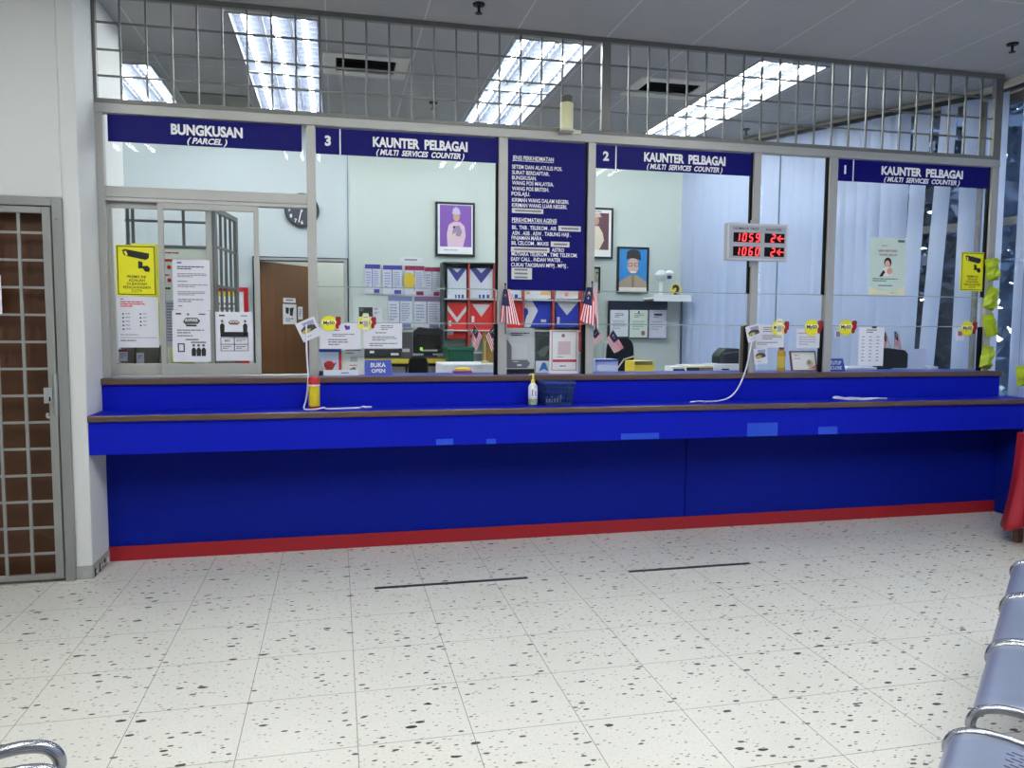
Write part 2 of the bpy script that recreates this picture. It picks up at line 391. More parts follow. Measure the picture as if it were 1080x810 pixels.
for i, v in enumerate(vents):
    t = thing('ceiling_vent', 'dark slotted air vent in white surround, %s' % ('left of the middle ceiling light' if i == 0 else 'left of the rightmost ceiling light'), 'vent', ((v[0]+v[1])/2, (v[2]+v[3])/2, H), 'office ceiling vents')
    m = MB(); m.box(v[0]-.0, v[1], v[2], v[3], H+.12, H+.14, BLACK)
    for q in ((v[0], v[0]+.01, v[2], v[3]), (v[1]-.01, v[1], v[2], v[3]), (v[0], v[1], v[2], v[2]+.01), (v[0], v[1], v[3]-.01, v[3])): m.box(q[0], q[1], q[2], q[3], H, H+.12, BLACK)
    m.build('duct_box', t)
    m = MB()
    for x0, x1, y0, y1 in ((v[0]-.09, v[0], v[2]-.09, v[3]+.09), (v[1], v[1]+.09, v[2]-.09, v[3]+.09), (v[0], v[1], v[2]-.09, v[2]), (v[0], v[1], v[3], v[3]+.09)): m.box(x0, x1, y0, y1, H-.012, H, M((205, 202, 192), .6))
    m.build('surround', t, .003)
    for z in (0, 1, 2):
        m = MB(); y = v[2]+.06+z*.09; m.bar((v[0]+.01, y, H+.01), (v[1]-.01, y, H+.01), .004, .05, DARK, (0, .5, 1)); m.build('slat', t)
m = MB(); m.box(-.1, .44, 1.92, 2.42, H-.012, H, M((128, 126, 116), .8, noise=.1)); tag(m.build('ceiling_access_panel'), 'dull grey access panel in the ceiling left of the parcel counter light', 'ceiling panel')
SPR = [((505, 4), 'hall ceiling above the parcel end of the grille'), ((1068, 46), 'hall ceiling near the blinds on the right'), ((457, 108), 'office ceiling left of the middle light'), ((787, 136), 'office ceiling near the slanted blinds')]
spr0 = None
for (p, where) in SPR:
    q = atz(p[0], p[1], H)
    if spr0 is None:
        spr0 = thing('ceiling_sprinkler', 'x', 'sprinkler', (0, 0, 0), 'ceiling sprinklers')
        MB().lathe((0, 0, -.012), [(.008, -.0), (.035, .002), (.038, .011), (.03, .012)], DARK, 16).build('rosette', spr0, world=False)
        MB().lathe((0, 0, -.06), [(.004, 0), (.022, .002), (.022, .006), (.009, .008), (.009, .05), (.004, .051)], DARK, 12).build('nozzle', spr0, world=False)
        o = spr0
    else: o = copy_tree(spr0)
    o.location = (q.x, q.y, H); o['label'] = 'small dark fire sprinkler hanging from the '+where

# ------------------------------------------------------------------ service counter
t = thing('service_counter', 'long bright blue service counter with brown edging and red base strip', 'counter', (3, -.2, 0))
XR = 6.19
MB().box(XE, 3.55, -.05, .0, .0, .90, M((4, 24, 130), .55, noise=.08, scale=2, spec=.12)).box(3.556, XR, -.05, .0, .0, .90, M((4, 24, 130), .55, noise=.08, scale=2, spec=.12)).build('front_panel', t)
MB().box(XE, XR, -.06, -.05, 0, .088, RED).build('kick_board', t)
MB().box(XE, 6.195, -.362, -.085, .70, .885, BLUE).build('apron', t)
MB().box(XE, 6.195, -.372, -.085, .885, .922, BLUE).build('counter_top', t)
MB().box(XE-.0, 6.195, -.385, -.372, .888, .924, BROWN).build('edge_trim', t, .006)
MB().box(XE, 6.15, -.085, .0, .70, 1.078, BLUE).build('riser', t)
MB().box(XE, 6.15, -.092, .24, 1.078, 1.112, M((30, 50, 150), .35)).build('ledge', t)
MB().box(XE-.0, 6.155, -.108, -.092, 1.074, 1.114, BROWN).build('edge_trim', t, .006)
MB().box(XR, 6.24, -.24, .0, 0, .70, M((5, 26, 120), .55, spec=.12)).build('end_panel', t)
for a, b, lab in [((460, 463, 478, 469), None, 'small blue tape patch on the counter apron, left of all'), ((513, 463, 523, 470), None, 'tiny square blue tape patch on the apron below the pump bottle'), ((655, 457, 695, 463), None, 'long low blue tape strip on the apron right of the basket'),
                  ((788, 446, 820, 461), None, 'largest light blue tape patch on the counter apron'), ((863, 450, 883, 459), None, 'light blue tape patch on the apron, right of all')]:
    R = rect(*a, -.362); MB().box(R[0], R[1], -.3635, -.362, max(R[2], .701), R[3], M((20, 70, 205), .45)).build('tape_patch') and None
    o = bpy.data.objects[-1] if False else [x for x in bpy.data.objects if x.name.startswith('tape_patch') and 'label' not in x][0]
    tag(o, lab, 'tape', 'tape patches on the apron')
for i, (x0, x1, y, lab) in enumerate([(1.331, 2.195, -.866, 'black queue line tape on the floor, left one'), (2.806, 3.59, -.88, 'black queue line tape on the floor, right one')]):
    tag(MB().box(x0, x1, y-.016, y+.016, 0, .0015, M((40, 40, 42), .5, noise=.3, scale=30)).build('floor_tape'), lab, 'tape', 'queue lines on the floor')

# ------------------------------------------------------------------ glazed screen above the counter
t = thing('glazed_screen', 'silver aluminium framed glass screen standing on the counter ledge', 'screen', (3, -.02, 1.112))
def bx(name, x0, x1, z0, z1, y0=YF, y1=0, m=ALU, bevel=.003, par=t): return MB().box(x0, x1, y0, y1, z0, z1, m).build(name, par, bevel)
posts = [(XE, -.172), (.974, 1.028), (2.186, 2.246), (2.797, 2.85), (4.022, 4.076), (4.626, 4.69), (6.018, 6.08)]
for a, b in posts: bx('post', a, b, 1.112, 2.662)
bx('transom', XE, 6.08, 2.662, 2.716, -.055, .005)
bays = [(posts[i][1], posts[i+1][0]) for i in range(6)]
for i, (a, b) in enumerate(bays):
    if i == 0:
        MB().box(a, b, -.022, -.014, 2.243, 2.662, GLASS).build('glass_pane', t)
    else:
        zz = (1.112, 1.450, 1.676, 2.662)
        for j in range(3):
            g = .004
            if i == 4 and j > 0:
                xm = at(824, 230, YF).x
                MB().box(a, xm-.003, -.022, -.014, zz[j]+g, zz[j+1], GLASS).build('glass_pane', t); MB().box(xm+.003, b, -.022, -.014, zz[j]+g, zz[j+1], GLASS).build('glass_pane', t)
                MB().box(xm-.003, xm+.003, -.023, -.013, zz[j]+g, zz[j+1], M((110, 140, 160), .3)).build('glass_joint', t)
            else: MB().box(a, b, -.022, -.014, zz[j]+g, zz[j+1], GLASS).build('glass_pane', t)
        for z in zz[1:3]: MB().box(a, b, -.024, -.012, z-.002, z+.005, M((150, 165, 170), .3)).build('glass_edge', t)
        MB().box(b-.014, b, -.03, -.006, 1.676, 2.662, BLACK).build('gasket', t)
        MB().box(b-.022, b-.0, -.034, -.006, 1.112, 1.45, BLACK).build('gasket', t)
# parcel bay: second rail, sliding sashes
a, b = bays[0]
bx('transom', a, b, 2.18, 2.243)
bx('track', a, b, 2.158, 2.18, -.045, .02, M((176, 176, 174), .4, .4)); bx('track', a, b, 1.112, 1.126, -.045, .03, M((176, 176, 174), .4, .4))
def sash(px0, px1, y0, stile, lab):
    x0, x1 = at(px0, 300, y0).x, at(px1, 300, y0).x; z0, z1 = 1.126, 2.158
    s = MB(); y1 = y0+.022
    s.box(x0, x0+stile, y0, y1, z0, z1, ALU); s.box(x1-stile, x1, y0, y1, z0, z1, ALU); s.box(x0+stile, x1-stile, y0, y1, z1-.035, z1, ALU); s.box(x0+stile, x1-stile, y0, y1, z0, z0+.07, ALU)
    o = s.build('sash', t, .002); MB().box(x0+stile, x1-stile, y0+.008, y0+.013, z0+.07, z1-.035, GLASS).build('sash_glass', o)
    return o
sash(114, 224, -.005, .032, ''); sash(168, 274, -.04, .03, '')

# security grille
t = thing('security_grille', 'grey steel bar grille filling the gap between screen and ceiling', 'grille', (3, -.03, 2.716))
GR = M((112, 112, 110), .45, .3, .05)
for x0, x1, z0, z1 in ((XE, 6.08, 3.318, H), (XE, 6.08, 2.716, 2.744), (XE, -.195, 2.744, 3.318), (2.885, 2.945, 2.744, 3.318), (6.012, 6.08, 2.744, 3.318)):
    MB().box(x0, x1, -.05, -.012, z0, z1, GR).build('frame_bar', t, .003)
for z in (2.876, 3.024, 3.178):
    MB().box(-.195, 2.885, -.034, -.024, z-.0055, z+.0055, GR).build('cross_bar', t); MB().box(2.945, 6.012, -.034, -.024, z-.0055, z+.0055, GR).build('cross_bar', t)
vb = None
for x in [-.066+.1409*i for i in range(21)]+[3.078+.1409*i for i in range(21)]:
    if vb is None:
        vb = MB().box(-.0055, .0055, -.004, .008, 2.744, 3.318, GR).build('upright_bar', t, world=False); o = vb
    else:
        o = vb.copy(); COL.objects.link(o); o.parent = t
    o.location = (x-3, -.01, -2.716)

# ------------------------------------------------------------------ signs on the screen
WL = M((235, 236, 238), .5, noise=0)
def sign(name, label, x0, x1, z0, z1, number=None, big='', small='', xd=None):
    t = thing(name, label, 'sign', ((x0+x1)/2, -.03, z0), 'counter signs')
    MB().box(x0, x1, -.032, -.024, z0, z1, NAVY).build('panel', t)
    l = MB(); xa = x0
    if number:
        MB().text(number, (x0+xd)/2, z0+.082, -.0335, .058, WL, bold=.045).build('number', t); MB().box(xd-.004, xd+.004, -.0335, -.032, z0, z1, WL).build('divider_line', t); xa = xd
    w_ = x1-xa
    xc = xa+w_*(.5 if number else .5); zc = z0+.092
    bw = .60*w_ if not number else .60*w_
    if not number: bw = .37*w_; xc = xa+w_*.5
    l.text(big, xc, zc, -.0335, .058, WL, fitw=bw, bold=.045); l.text(small, xc, zc-.062, -.0335, .034, WL, fitw=bw*(.56 if not number else .93), shear=.28, bold=.035)
    l.build('lettering', t)
sign('counter_sign', 'navy blue BUNGKUSAN parcel sign above the sliding hatch', -.15, .947, 2.503, 2.658, None, 'BUNGKUSAN', '( PARCEL )')
sign('counter_sign', 'navy blue counter sign numbered 3', 1.03, 2.183, 2.497, 2.655, '3', 'KAUNTER  PELBAGAI', '( MULTI  SERVICES  COUNTER )', 1.178)
sign('counter_sign', 'navy blue counter sign numbered 2', 2.854, 4.008, 2.501, 2.654, '2', 'KAUNTER  PELBAGAI', '( MULTI  SERVICES  COUNTER )', 2.997)
sign('counter_sign', 'navy blue counter sign numbered 1', 4.69, 6.004, 2.503, 2.658, '1', 'KAUNTER  PELBAGAI', '( MULTI  SERVICES  COUNTER )', 4.825)
t = thing('service_list_board', 'tall navy board listing postal services in white lettering', 'sign', (2.52, -.03, 1.678))
BX0, BX1, BZ0, BZ1 = 2.25, 2.782, 1.678, 2.654
MB().box(BX0, BX1, -.032, -.024, BZ0, BZ1, NAVY).build('panel', t)
l = MB(); bxw = lambda px: at(px, 230, -.03).x
def bline(st, px0, px1, py, h=.028, under=False):
    py -= .5; a = at(px0, py, -.033); bq = at(px1, py, -.033)
    l.text(st, a.x, a.z, -.0335, h, WL, fitw=bq.x-a.x, align='LEFT', bold=.016)
    if under: l.box(a.x, bq.x, -.0335, -.032, a.z-h*.75, a.z-h*.65, WL)
for st, x0, x1, py, un in [('JENIS PERKHIDMATAN', 540.5, 584, 166.5, 1), ('SETEM DAN ALATULIS POS.', 540, 593, 176, 0), ('SURAT BERDAFTAR.', 540, 579.5, 182, 0), ('BUNGKUSAN.', 540, 566, 187.5, 0), ('WANG POS MALAYSIA.', 540, 584, 193, 0), ('WANG POS BRITISH.', 540, 579, 199, 0),
   ('POSLAJU.', 539.5, 559, 204.5, 0), ('KIRIMAN WANG DALAM NEGERI.', 540, 600, 211, 0), ('KIRIMAN WANG LUAR NEGERI.', 540, 598, 216.5, 0), ('PERKHIDMATAN AGENSI', 540, 587, 232, 1), ('BIL. TNB . TELEKOM . AIR', 540, 587, 240, 0), ('ASN . ASB . ASW . TABUNG HAJI .', 540, 602, 246, 0), ('PINJAMAN MARA.', 539.5, 572, 251, 0),
   ('BIL CELCOM . MAXIS', 539.5, 578.5, 256.5, 0), ('ASTRO', 582, 595, 264, 0), ('MUTIARA TELEKOM . TIME TELEKOM.', 539.5, 609, 268, 0), ('EASY CALL . INDAH WATER .', 539, 593, 273.5, 0), ('CUKAI TAKSIRAN MPPJ . MPSJ .', 539, 599, 279.5, 0)]:
    bline(st, x0, x1, py, .0255 if not un else .028, un)
l.build('lettering', t)
SL = M((205, 205, 200), .6)
for q in [(540, 220, 573, 225), (589, 238.5, 612.5, 244), (581, 255, 600.5, 260.5), (539, 260.8, 579.5, 266), (539.5, 282.5, 561, 294.5)]:
    R = rect(*q, -.034); l = MB(); l.box(R[0], R[1], -.0345, -.0325, R[2], R[3], SL)
    n = 3 if q[3]-q[1] > 10 else 1
    for i in range(n):
        zz = R[3]-(R[3]-R[2])*(i+.5)/n; l.box(R[0]+.02, R[1]-(.03 if n > 1 else .015), -.0352, -.0345, zz-.006, zz+.006, INKG)
    l.build('paper_strip', t)

# LED queue display
R = rect(767, 236, 830, 275, -.1); x0, x1, z0, z1 = R
t = thing('queue_display', 'grey queue number display with red digits on the screen post', 'display', ((x0+x1)/2, -.08, z0))
SIL = M((172, 174, 178), .4, .3)
MB().box(x0, x1, -.10, -.05, z0, z1, SIL).build('housing', t, .004)
f = MB()
for q in ((x0, x1, z0, z0+.014), (x0, x1, z1-.014, z1), (x0, x0+.012, z0, z1), (x1-.012, x1, z0, z1)): f.box(q[0], q[1], -.106, -.10, q[2], q[3], M((200, 202, 205), .35, .3))
f.build('rim', t, .002)
MB().box((x0+x1)/2-.03, (x0+x1)/2+.03, -.056, -.05, z0-.04, z1+.03, ALU).build('bracket', t)
LED = M((255, 56, 58), .5, noise=0, emit=2.6)
SEG = {'0': 'abcdef', '1': 'bc', '2': 'abged', '5': 'afgcd', '6': 'afgedc', '9': 'abcdfg'}
W_, H_ = x1-x0, z1-z0
def digit(mb, ch, cx, cz, w, h, y):
    th = .0052
    P = {'a': ((0, 1), (1, 1)), 'b': ((1, 1), (1, .5)), 'c': ((1, .5), (1, 0)), 'd': ((0, 0), (1, 0)), 'e': ((0, .5), (0, 0)), 'f': ((0, 1), (0, .5)), 'g': ((0, .5), (1, .5))}
    for s_ in SEG[ch]:
        (u0, v0), (u1, v1) = P[s_]; sh = .14
        p = [Vector((cx+(u-.5)*w+(v-.5)*h*sh, y, cz+(v-.5)*h)) for u, v in ((u0, v0), (u1, v1))]
        d = (p[1]-p[0]).normalized(); mb.bar(p[0]+d*.002, p[1]-d*.002, th*1.35, .002, LED, (0, 1, 0))
for row, (vz, num) in enumerate(((.62, '1059'), (.245, '1060'))):
    zc = z0+H_*vz; hh = H_*.255
    for (u0, u1, st) in ((.10, .54, num), (.62, .95, '2<')):
        a_, b_ = x0+W_*u0, x0+W_*u1
        s_ = MB().box(a_, b_, -.104, -.10, zc-hh/2, zc+hh/2, BLACK).build('led_panel', t)
        d = MB(); n = len(st)
        for i, ch in enumerate(st):
            cx = a_+(b_-a_)*((i+.62)/n) if n == 4 else a_+(b_-a_)*(.42 if i == 0 else .8)
            if ch == '<':
                d.bar((cx-.02, -.105, zc), (cx+.026, -.105, zc), .0065, .002, LED, (0, 1, 0))
                d.bar((cx-.024, -.105, zc), (cx-.002, -.105, zc+.02), .0065, .002, LED, (0, 1, 0)); d.bar((cx-.024, -.105, zc), (cx-.002, -.105, zc-.02), .0065, .002, LED, (0, 1, 0))
            else: digit(d, ch, cx, zc, .024, hh*.78, -.105)
        d.build('led_digits', s_)
MB().text('NOMBOR TIKET', x0+W_*.31, z0+H_*.86, -.1012, .017, INK, fitw=W_*.42).text('KAUNTER', x0+W_*.77, z0+H_*.855, -.1012, .016, INK, fitw=W_*.26).build('lettering', t)

# dispenser on the transom
p = at(597.5, 139, -.10)
t = thing('air_freshener_dispenser', 'cream cylindrical dispenser with dark cap standing on the screen transom', 'dispenser', (p.x, -.10, 2.716))
CR = M((222, 220, 178), .35); zt = at(597, 101, -.10).z
MB().lathe((p.x, -.10, 2.716), [(.036, 0), (.042, .006), (.042, zt-2.716-.05), (.038, zt-2.716-.045)], CR, 20).build('body', t)
MB().lathe((p.x, -.10, zt-.046), [(.039, 0), (.040, .004), (.040, .04), (.034, .046)], M((70, 70, 66), .5), 20).build('cap', t)
MB().box(p.x-.045, p.x+.045, -.145, -.056, 2.708, 2.716, M((205, 205, 180), .5)).box(p.x+.045, p.x+.11, -.07, -.056, 2.708, 2.73, M((205, 205, 180), .5)).build('bracket', t)

# ------------------------------------------------------------------ papers and stickers on the glass
def cctv(label, q, Y, size=1):
    lines = ['PREMIS INI', 'ADALAH', 'DI BAWAH', 'PENGAWASAN', 'CCTV']
    sheet('cctv_sign', label, 'sign', rect(*q, Y), Y, [('o', .03, .022, .97, .978, INK, .022)]
      + [('p', [(.16, .10), (.24, .085), (.83, .16), (.82, .25), (.74, .29), (.28, .22), (.2, .2)], INK), ('p', [(.2, .13), (.26, .12), (.3, .2), (.25, .21)], YEL), ('p', [(.55, .31), (.66, .33), (.66, .41), (.78, .40), (.84, .45), (.82, .52), (.72, .52), (.66, .455), (.55, .46)], INK)]
      + [('t', s, .5, 0.622+.07*i, .054, INK, w) for i, (s, w) in enumerate(zip(lines, (.52, .42, .52, .72, .30)))], YEL, .003, 'yellow cctv warning signs')
cctv('larger yellow CCTV warning sign on the left hatch sash', (122.5, 258.5, 165, 312), -.0)
cctv('smaller yellow CCTV warning sign at the right end of the screen', (1013.5, 266, 1038, 307), -.028)
icons = [('e', .14+.42*c, .34+.075*r, .022, .022, INK) for c in (0, 1) for r in range(5) if not (c and r > 3)]+[('l', .2+.42*c, .325+.075*r, .42+.36*c, .355+.075*r, 1, INKG) for c in (0, 1) for r in range(5) if not (c and r > 3)]
sheet('notice', 'white notice with red heading under the large yellow CCTV sign', 'notice', rect(124, 313, 167.5, 366.5, 0), 0, [('l', .08, .09, .68, .22, 3, INKR), ('r', .08, .04, .16, .055, INK)]+icons+[('r', .06, .8, .95, .81, INKG), ('l', .06, .74, .8, .77, 1, INKG), ('l', .06, .85, .7, .9, 1, INKG)])
sheet('notice', 'typed white letter taped above the black and white poster on the hatch', 'notice', rect(182.5, 274, 221.5, 327, -.034), -.034, [('r', .12, .05, .24, .075, INKB), ('l', .12, .13, .9, .21, 2, INK), ('l', .12, .27, .95, .36, 3, INKG), ('l', .12, .42, .6, .46, 1, INKG), ('l', .12, .49, .95, .56, 2, INKG), ('l', .12, .63, .95, .72, 3, INKG), ('l', .12, .78, .9, .86, 2, INKG), ('l', .12, .91, .4, .95, 1, INKG)])
def people(u0, v, n, h, w):
    e = []
    for i in range(n):
        u = u0+w*i; e += [('e', u, v, .035, .04, M((90, 90, 95), .6)), ('p', [(u-.055, v+h), (u-.06, v+.09), (u-.025, v+.045), (u+.03, v+.045), (u+.065, v+.09), (u+.055, v+h)], INK)]
    return e
sheet('poster', 'black and white AWAS poster with three figures at its foot, on the hatch', 'poster', rect(182, 327.5, 222, 381.5, -.034), -.034,
  [('r', .1, .05, .24, .08, INK), ('e', .42, .075, .035, .035, INKG), ('r', .7, .06, .88, .08, INK), ('p', [(.28, .22), (.36, .14), (.66, .14), (.74, .2), (.68, .26), (.34, .27)], M((70, 70, 75), .6)), ('t', 'AWAS', .5, .185, .06, WHITE, .34), ('r', .36, .275, .64, .31, INK), ('l', .12, .37, .85, .47, 2, INKG), ('l', .12, .48, .85, .53, 1, INKG), ('r', .34, .555, .68, .575, INK), ('r', .48, .61, .88, .63, INK), ('o', .13, .64, .31, .81, INK, .03)]+people(.55, .68, 3, .21, .13), group='black and white posters')
sheet('poster', 'black and white poster with a four box table showing 997', 'poster', rect(227.5, 329, 266.5, 380.5, -.034), -.034,
  [('r', .1, .06, .26, .09, INK), ('r', .68, .07, .86, .085, INK), ('p', [(.34, .22), (.4, .17), (.6, .17), (.66, .22), (.6, .26), (.4, .26)], M((110, 70, 75), .6)), ('t', 'AWAS', .5, .2, .05, WHITE, .24)]+people(.18, .19, 1, .23, .1)+people(.8, .19, 1, .23, .1)
  +[('r', .13, .41, .88, .51, INK), ('e', .79, .46, .05, .05, INKG), ('o', .13, .52, .88, .8, INK, .014), ('r', .49, .52, .51, .8, INK), ('r', .13, .655, .88, .668, INK), ('t', '997', .31, .59, .055, INK, .2), ('l', .55, .56, .84, .62, 2, INKG), ('l', .18, .7, .45, .77, 2, INKG), ('l', .55, .7, .84, .77, 2, INKG)], group='black and white posters')
YG = -.027
sheet('notice', 'white landscape notice with small red and blue logo, left of counter 3 window', 'notice', rect(337.5, 340.5, 380, 368, YG), YG, [('p', [(.6, .12), (.64, .08), (.68, .12), (.74, .1), (.74, .25), (.64, .27)], INKB), ('r', .66, .15, .72, .22, INKR), ('l', .36, .28, .62, .32, 1, INK), ('l', .3, .42, .9, .56, 2, INKG), ('l', .2, .62, .75, .9, 3, INKG)], group='notices on the glass')
sheet('notice', 'white landscape notice in front of the computer at counter 3', 'notice', rect(383.5, 341, 424, 367.5, YG), YG, [('l', .45, .08, .8, .3, 3, INKG), ('l', .3, .36, .8, .42, 1, INK), ('l', .22, .52, .9, .72, 3, INKG), ('l', .15, .78, .9, .95, 2, INKG)], group='notices on the glass')
sheet('notice', 'white notice of grey text lines behind the hanging cards by the orange bottle', 'notice', rect(797, 342.5, 827, 366.5, YG), YG, [('l', .25, .1, .95, .36, 3, INKG), ('l', .1, .45, .95, .68, 3, INKG), ('l', .05, .76, .8, .92, 2, INKG)], group='notices on the glass')
sheet('notice', 'white notice with pinkish text behind the picture stand', 'notice', rect(840, 347, 866.5, 367, YG), YG, [('l', .05, .2, .85, .3, 1, M((190, 130, 150), .6)), ('l', .1, .4, .85, .9, 4, M((175, 165, 190), .6))], group='notices on the glass')
sheet('notice', 'white sheet printed with a three column grid hanging at counter 1', 'notice', rect(905.5, 345, 932, 386, YG), YG, [('l', .3, .06, .75, .17, 2, INKG)]+[('l', .12+.29*c, .24+.087*r, .32+.29*c, .28+.087*r, 1, INKG) for c in range(3) for r in range(8)]+[('r', .5, -.02, .68, .03, INK)], M((222, 226, 236), .7), group='notices on the glass')
sheet('poster', 'pale green poster with a person holding a parcel, upper glass of counter 1', 'poster', rect(917, 251, 955, 311, YG), YG, [('r', .76, .03, .95, .07, M((70, 100, 90), .6)), ('l', .32, .13, .65, .155, 1, INKG), ('t', 'NEW FEATURES.', .5, .225, .04, M((140, 60, 70), .6), .78), ('t', 'WIDER REACH', .5, .295, .04, M((140, 60, 70), .6), .72), ('e', .5, .43, .1, .12, INK), ('e', .49, .46, .07, .09, M((214, 170, 150), .6)), ('p', [(.32, .66), (.36, .55), (.46, .51), (.58, .51), (.64, .58), (.62, .66)], M((230, 225, 220), .6)), ('e', .56, .58, .08, .08, M((220, 160, 140), .6)), ('p', [(.28, .68), (.38, .56), (.44, .6), (.36, .68)], INK), ('l', .1, .71, .85, .78, 2, M((90, 140, 120), .6)), ('r', .26, .83, .65, .845, M((60, 110, 140), .6)), ('p', [(0, .86), (.3, .94), (.7, .94), (1, .84), (1, 1), (0, 1)], M((226, 226, 190), .6)), ('l', .62, .955, .95, .985, 1, INK)], M((196, 214, 206), .6), trans_ := .002)
def badge(label, cx, cy, r_px, Y, qr=False, k=0):
    c = at(cx, cy, Y); r = abs(at(cx+r_px, cy, Y).x-c.x)
    t = thing('starburst_sticker', label, 'sticker', (c.x, Y, c.z-r), 'starburst stickers'); n = 18
    MB().prism([(c.x+r*(1.04 if i % 2 else .84)*math.cos(math.pi*i/n), c.z+r*(1.04 if i % 2 else .84)*math.sin(math.pi*i/n)) for i in range(2*n)], Y-.003, Y, YEL).build('badge', t)
    m = MB()
    for i, (dx, dz, rx, rz) in enumerate(((1.02, .5, .22, .30), (1.18, .12, .22, .34), (.98, -.28, .2, .36), (1.26, .55, .16, .26))): m.ellipse(c.x+dx*r, c.z+dz*r, rx*r*1.15, rz*r*1.15, Y-.0045-.0004*i, Y, M((150, 18, 26), .45), 14)
    m.build('red_hearts', t)
    m = MB(); m.box(c.x-r*.8, c.x+r*.82, Y-.0036, Y-.003, c.z-r*.16, c.z+r*.36, M((246, 240, 200), .5)); m.text('My50', c.x, c.z+r*.08, Y-.0042, r*.42, INK, fitw=r*1.35, bold=.04)
    if qr: m.box(c.x-r*.3, c.x+r*.5, Y-.006, Y-.003, c.z-r*.85, c.z+r*1.15, M((232, 226, 190), .6)); m.box(c.x-.2*r, c.x+r*.4, Y-.0066, Y-.006, c.z+r*.75, c.z+r*.85, INKG); m.box(c.x-.2*r, c.x+r*.4, Y-.0066, Y-.006, c.z-r*.45, c.z+r*.3, M((170, 166, 140), .6))
    m.build('printing', t)
badge('yellow starburst sticker over the leftmost landscape notice at counter 3', 347, 341, 8.8, -.032)
badge('yellow starburst sticker with a small slip, at the notice before the computer', 385, 341, 8.2, -.032, True)
badge('yellow starburst sticker above the orange bottle, with a small slip', 821, 346, 7.6, -.032, True)
badge('yellow starburst sticker above the framed picture stand', 856, 345.5, 8, -.032)
badge('yellow starburst sticker left of the three column sheet at counter 1', 892, 345.5, 7.8, -.032)
badge('yellow starburst sticker at the far right end of the screen', 1020, 346.5, 7, -.032)
sheet('window_slip', 'tiny pale slip with grey square beside the starburst left of the grid sheet', 'slip', rect(880, 348, 887, 356, YG), YG, [('r', .25, .2, .85, .9, M((130, 120, 150), .6))], group='tiny window slips')
sheet('window_slip', 'tiny pale slip with grey square at the right end of the screen', 'slip', rect(1008, 347, 1017, 359, YG), YG, [('r', .25, .2, .75, .6, M((140, 90, 100), .6))], group='tiny window slips')
def hang_card(label, cx, cy, w_, h_, tilt, Y):
    c = at(cx, cy, Y)
    sheet('hanging_card', label, 'card', (c.x-w_/2, c.x+w_/2, c.z-h_/2, c.z+h_/2), Y, [('p', [(.12, .42), (.3, .3), (.62, .3), (.85, .36), (.9, .58), (.3, .66), (.14, .6)], M((60, 60, 70), .5)), ('p', [(.14, .5), (.4, .42), (.62, .5), (.5, .64), (.16, .62)], M((190, 170, 60), .5)), ('p', [(.3, .1), (.9, .12), (.86, .32), (.34, .3)], M((150, 150, 185), .5)), ('l', .2, .8, .8, .86, 1, INKG)], tilt=tilt, group='hanging picture cards')
hang_card('tilted white picture card hanging by the left cord at counter 3', 330, 346.5, .125, .125, -.42, -.06)
hang_card('tilted white picture card hanging by the cord beside counter 2 post', 797, 351, .115, .115, -.25, -.06)
hang_card('white picture card on the ledge below the other card by the orange bottle', 803, 375.5, .105, .115, -.12, -.06)

# ------------------------------------------------------------------ things on the ledge, just behind the glass
YL = .08; LZ = 1.112
def on_ledge(q, Y=YL):
    x0, x1, z0, z1 = rect(*q, Y); return x0, x1, LZ, z1
sheet('framed_print', 'small colourful print of a red flower in a red border on the ledge', 'print', on_ledge((336.5, 368, 360, 388)), YL, [('r', 0, 0, 1, .12, M((50, 80, 170), .5)), ('r', .88, .12, 1, .85, REDP), ('r', 0, .12, .88, .8, M((205, 220, 235), .5)), ('p', [(0, .3), (.2, .7), (.4, .84), (0, .84)], M((190, 190, 190), .5)), ('e', .45, .62, .24, .2, REDP), ('p', [(.2, .5), (.35, .6), (.5, .45), (.6, .58), (.8, .5), (.6, .8), (.3, .8)], M((170, 40, 30), .5)), ('r', 0, .84, 1, 1, M((70, 60, 55), .5))], M((120, 70, 60), .5), .01)
sheet('leaflet', 'cream leaflet with a faint grey square beside the red flower print', 'leaflet', on_ledge((361, 368, 384.5, 394)), YL+.02, [('r', .15, .03, .85, .06, INK), ('l', .15, .15, .85, .22, 1, INKG), ('r', .36, .32, .68, .5, M((170, 175, 175), .5)), ('r', .33, .62, .68, .65, INKR), ('p', [(.3, .8), (.5, .7), (.6, .72), (.62, .9), (.4, .92)], M((110, 120, 110), .5))], M((226, 226, 216), .6), .004)
x0, x1, z0, z1 = on_ledge((341, 387.5, 378, 394), .03)
sheet('paper_slip', 'long white slip standing in front of the red flower print', 'slip', (x0, x1, LZ, LZ+.035), .03, [('r', .5, .45, .72, .6, INK)], WHITE, .012)
def name_block(label, q, lines, Y, rz=0):
    x0, x1, z0, z1 = on_ledge(q, Y); t = thing('counter_status_block', label, 'sign', ((x0+x1)/2, Y, LZ), 'open and closed blocks', rz); t['_o'] = Vector((0, 0, 0)); W = x1-x0; Hh = z1-LZ
    b_ = M((44, 72, 178), .4)
    m = MB(); m.faces([(-W/2, 0, 0), (W/2, 0, 0), (W/2, .07, 0), (-W/2, .07, 0), (-W/2, .026, Hh), (W/2*.92, .026, Hh), (W/2*.92, .044, Hh), (-W/2, .044, Hh)], [(0, 1, 5, 4), (1, 2, 6, 5), (2, 3, 7, 6), (3, 0, 4, 7), (4, 5, 6, 7), (3, 2, 1, 0)], b_); m.build('block', t, .002, world=False)
    m = MB()
    for s_, v, h in lines:
        m.text(s_, -W*.02, Hh*v, .026*(v-h/2)-.003, h*Hh, WL, bold=.03, fitw=W*(.55 if len(s_) < 5 and v > .5 else .5 if len(s_) < 5 else .62))
    m.build('lettering', t, world=False)
